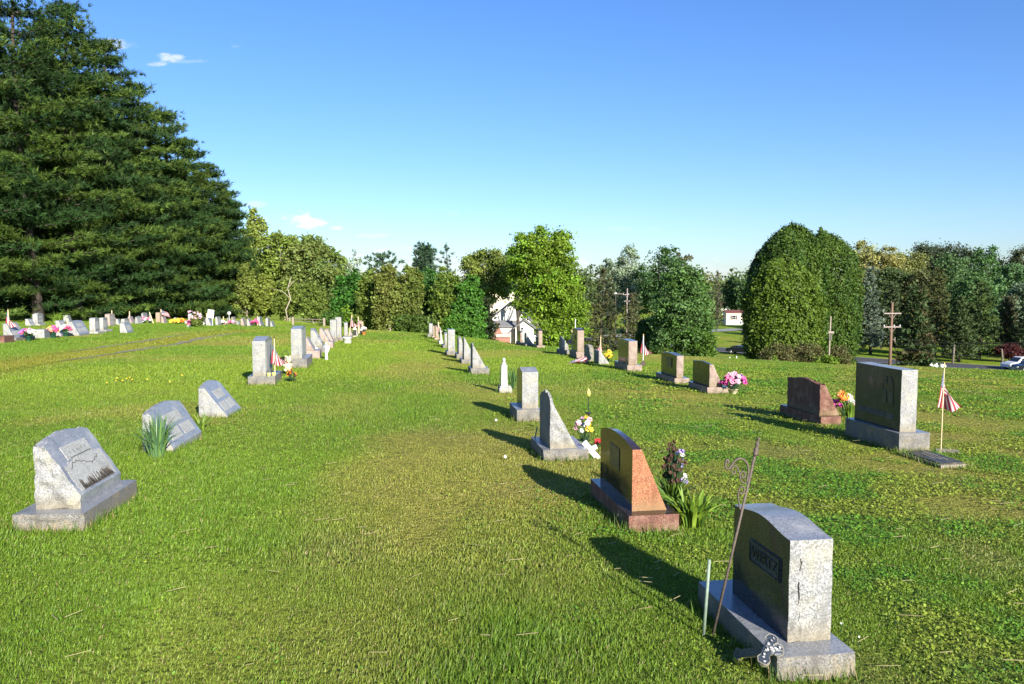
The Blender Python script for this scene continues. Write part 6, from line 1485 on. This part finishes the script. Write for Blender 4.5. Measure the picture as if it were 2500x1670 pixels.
# ------------------------------------------------------------------ lawn: blades, clover, straw
def in_foot(x, y):
    m_ = np.zeros(len(x), bool)
    for (ox, oy, c, s, a0, a1, b0, b1) in FOOT:
        dx_, dy_ = x - ox, y - oy; lx_ = dx_ * c + dy_ * s; ly_ = -dx_ * s + dy_ * c
        m_ |= (lx_ > a0) & (lx_ < a1) & (ly_ > b0) & (ly_ < b1)
    return m_
def sample(z0, z1, dens, umax=.74):
    area = umax * (z1 ** 2 - z0 ** 2); n = int(area * dens)
    y = np.sqrt(RNG.random(n) * (z1 ** 2 - z0 ** 2) + z0 ** 2); x = (RNG.random(n) * 2 - 1) * umax * y
    return x, y
BV, BT, BQ, BC = [], [], [], []; boff = 0
def crest(x, y): return np.interp(np.clip(x / y, -1.2, 1.2), U_K, C_K) + 6
def blades(z0, z1, dens, h, wd, seg2=True):
    global boff
    x, y = sample(z0, z1, dens)
    dry, bare, right, c = lawn_col(x, y)
    h2 = fbm(x * .8, y * .8, 41, 3)
    dA = dist_line(x, y, TA); dB = dist_line(x, y, TB); mo = np.clip(1.5 - np.maximum(dA, dB) / 1.7, 0, 1); tr_ = (dA < .17) | (dB < .14)
    keep = ~in_foot(x, y) & (RNG.random(len(x)) > bare * .75) & ~(tr_ & (RNG.random(len(x)) < .8)) & (y < crest(x, y))
    clov = np.clip((fbm(x * 1.3, y * 1.3, 61, 3) - .42) * 6, 0, 1) * right
    keep &= RNG.random(len(x)) > clov * .62
    x, y, dry, bare, right, h2, mo = [a[keep] for a in (x, y, dry, bare, right, h2, mo)]
    n = len(x); rgb = lawn_rgb(x, y)
    rgb = rgb * (1 - mo)[:, None] + np.array([.25, .25, .035]) * mo[:, None]
    rgb *= (1 + .22 * RNG.normal(size=(n, 1)))
    straw = RNG.random(n) < (.03 + .07 * dry + .15 * bare); rgb[straw] = STRAWC * RNG.uniform(.7, 1.2, (straw.sum(), 1))
    tuft = np.clip((h2 - .45) * 3, 0, 1)
    deep = RNG.random(n) < .35 * tuft; rgb[deep] = rgb[deep] * .5 + DEEP * .6
    hh = h * (.55 + .75 * RNG.random(n)) * (.75 + .75 * tuft - .35 * dry) * (1 - .3 * right)
    z = terrain(x, y) - .006; az = RNG.uniform(0, 2 * np.pi, n); ln_ = RNG.uniform(.15, .95, n) * hh
    p = np.stack([x, y, z], 1); d = np.stack([np.cos(az), np.sin(az), np.zeros(n)], 1); e = np.stack([-np.sin(az + .6), np.cos(az + .6), np.zeros(n)], 1) * (wd * RNG.uniform(.6, 1.3, n) / 2)[:, None]
    up = np.array([0, 0, 1.0])
    rgb = np.clip(rgb, .01, 1)
    if seg2:
        m_ = p + d * (ln_ * .35)[:, None] + up * (hh * .6)[:, None]; t = p + d * ln_[:, None] + up * hh[:, None]
        V = np.stack([p - e, p + e, m_ + e * .8, m_ - e * .8, t], 1).reshape(-1, 3); i0 = boff + np.arange(n) * 5
        BQ.append(np.stack([i0, i0 + 1, i0 + 2, i0 + 3], 1)); BT.append(np.stack([i0 + 3, i0 + 2, i0 + 4], 1)); BC.append(np.repeat(rgb, 5, 0)); boff += n * 5
    else:
        t = p + d * ln_[:, None] + up * hh[:, None]; V = np.stack([p - e, p + e, t], 1).reshape(-1, 3); i0 = boff + np.arange(n) * 3
        BT.append(np.stack([i0, i0 + 1, i0 + 2], 1)); BC.append(np.repeat(rgb, 3, 0)); boff += n * 3
    BV.append(V)
blades(1.6, 5, 13000, .032, .0046)
blades(5, 9, 6500, .034, .0065)
blades(9, 16, 2500, .035, .010, False)
blades(16, 30, 800, .045, .018, False)
blades(30, 80, 160, .05, .035, False)
# uncut grass left standing round the stones
ex, ey = [], []
for (ox, oy, c, s_, a0, a1, b0, b1) in FOOT:
    if oy > 22: continue
    per_ = 2 * (a1 - a0 + b1 - b0); k = int(per_ * (260 if oy < 10 else 130))
    for _ in range(k):
        e = random.random() * per_; o_ = abs(random.gauss(0, .03)) + .004
        if e < a1 - a0: lx_, ly_ = a0 + e, b0 - o_
        elif e < 2 * (a1 - a0): lx_, ly_ = a0 + e - (a1 - a0), b1 + o_
        elif e < 2 * (a1 - a0) + (b1 - b0): lx_, ly_ = a0 - o_, b0 + e - 2 * (a1 - a0)
        else: lx_, ly_ = a1 + o_, b0 + e - 2 * (a1 - a0) - (b1 - b0)
        ex.append(ox + lx_ * c - ly_ * s_); ey.append(oy + lx_ * s_ + ly_ * c)
ex = np.array(ex); ey = np.array(ey); n = len(ex); az = RNG.uniform(0, 6.283, n); hh = RNG.uniform(.03, .095, n) * (.5 + fbm(ex * 3, ey * 3, 5, 2)); wd = .004 + .0004 * ey
p = np.stack([ex, ey, terrain(ex, ey) - .005], 1); e = np.stack([-np.sin(az), np.cos(az), 0 * az], 1) * (wd / 2)[:, None]; t = p + np.stack([np.cos(az) * hh * .45, np.sin(az) * hh * .45, hh], 1)
V = np.stack([p - e, p + e, t], 1).reshape(-1, 3); BT.append(boff + np.arange(n * 3).reshape(n, 3)); BV.append(V); rgb = np.where(RNG.random((n, 1)) < .22, STRAWC[None], np.array([[.11, .21, .025]])) * RNG.uniform(.6, 1.3, (n, 1)); BC.append(np.repeat(rgb, 3, 0)); boff += n * 3
# clover and weed leaves
def clover(z0, z1, dens, size, hgt=.038):
    global boff
    x, y = sample(z0, z1, dens); dry, bare, right, c = lawn_col(x, y)
    cl_ = np.clip((fbm(x * 1.3, y * 1.3, 61, 3) - .40) * 6, 0, 1) * (right * .95 + .04)
    keep = (RNG.random(len(x)) < cl_) & ~in_foot(x, y) & (y < crest(x, y)) & (RNG.random(len(x)) > bare * .8)
    x, y, dry = x[keep], y[keep], dry[keep]; n = len(x)
    k = np.clip((fbm(x * 2.2 + 9, y * 2.2, 71, 3) - .45) * 6, 0, 1)[:, None]
    rgb = np.array([.105, .235, .022]) * k + np.array([.225, .285, .036]) * (1 - k); rgb = rgb * (1 + .28 * RNG.normal(size=(n, 1))); rgb = np.clip(rgb, .012, 1)
    bump_ = .6 + .9 * fbm(x * 4, y * 4, 81, 2)
    z = terrain(x, y) + hgt * RNG.random(n) * bump_
    nn = np.stack([RNG.normal(size=n) * .5, RNG.normal(size=n) * .5 - .15, np.ones(n)], 1); nn /= np.linalg.norm(nn, axis=1)[:, None]
    a = np.cross(nn, RNG.normal(size=(n, 3))); a /= np.linalg.norm(a, axis=1)[:, None]; b = np.cross(nn, a); s = (size * RNG.uniform(.5, 1.4, n) / 2)[:, None]; p = np.stack([x, y, z], 1)
    V = np.stack([p - a * s, p - b * s * .7, p + a * s * .9, p + b * s * .7], 1).reshape(-1, 3); i0 = boff + np.arange(n) * 4
    BQ.append(np.stack([i0, i0 + 1, i0 + 2, i0 + 3], 1)); BV.append(V); BC.append(np.repeat(rgb, 4, 0)); boff += n * 4
clover(1.6, 6, 7000, .017)
clover(6, 12, 3000, .024)
clover(12, 24, 700, .042)
# cut straw lying about
x, y = sample(2.2, 12, 3.2); n = len(x); az = RNG.normal(0, .5, n); L_ = RNG.uniform(.03, .13, n); z = terrain(x, y) + RNG.uniform(.03, .055, n)
dx_ = np.cos(az) * L_; dy_ = np.sin(az) * L_; wv = .0022 + .0004 * y
V = np.stack([np.stack([x, y, z], 1), np.stack([x + dx_, y + dy_, z + .01], 1), np.stack([x + dx_, y + dy_ + wv, z + .012], 1), np.stack([x, y + wv, z + .002], 1)], 1).reshape(-1, 3)
BV.append(V); BQ.append(boff + np.arange(n * 4).reshape(n, 4)); BC.append(np.repeat(np.clip(np.array([[.50, .42, .22]]) * RNG.uniform(.7, 1.2, (n, 1)), 0, 1), 4, 0)); boff += n * 4
go = np_mesh('grass', np.concatenate(BV), [np.concatenate(BQ), np.concatenate(BT)], [GRASSM], colors=np.concatenate(BC)); tag(go, 'short mown grass and clover with dry straw', 'grass', kind='stuff')

# dandelions, daisies
dn = [(1228, 574), (1333, 553), (1345, 520), (1405, 548), (1452, 525), (1490, 512), (1518, 535), (1490, 548), (1690, 534), (1950, 563), (2087, 485)]
for i, (a, b_) in enumerate(dn):
    G = P(a * .213, 820 + b_ * .213); r = thing('dandelion', G, 'yellow dandelion in the loose cluster on the left lawn', 'flower', 'yellow dandelions on the left lawn'); q = MB(); q.tube([(0, 0, 0), (0, 0, .06)], .003, 4); q.build('stem', LEAFD, r); q = MB()
    for _ in range(3): petals(q, Vector((0, 0, .065)), .018, 0, 8)
    q.build('blossom', YELLOW, r)
for i, (px, py) in enumerate([(1211, 1034), (1233, 1126), (2053, 1544), (2096, 1578)]):
    G = P(px, py); r = thing('white_flower', G, ['white blossom in the grass left of the grey peaked headstone', 'white blossom in the grass left of the rough slant headstone', 'white clover head right of the WERTZ headstone'][min(i, 2)], 'flower', 'white blossoms in the grass' if i < 2 else 'clover heads right of the near headstone'); q = MB(); q.tube([(0, 0, 0), (0, 0, .045)], .002, 4).build('stem', LEAFD, r); q = MB()
    for _ in range(3): petals(q, Vector((0, 0, .05)), .02 if i < 2 else .006, 0, 7)
    q.build('blossom', WHITEF, r)
for o in bpy.data.objects:
    if 'dims' in o: del o['dims']
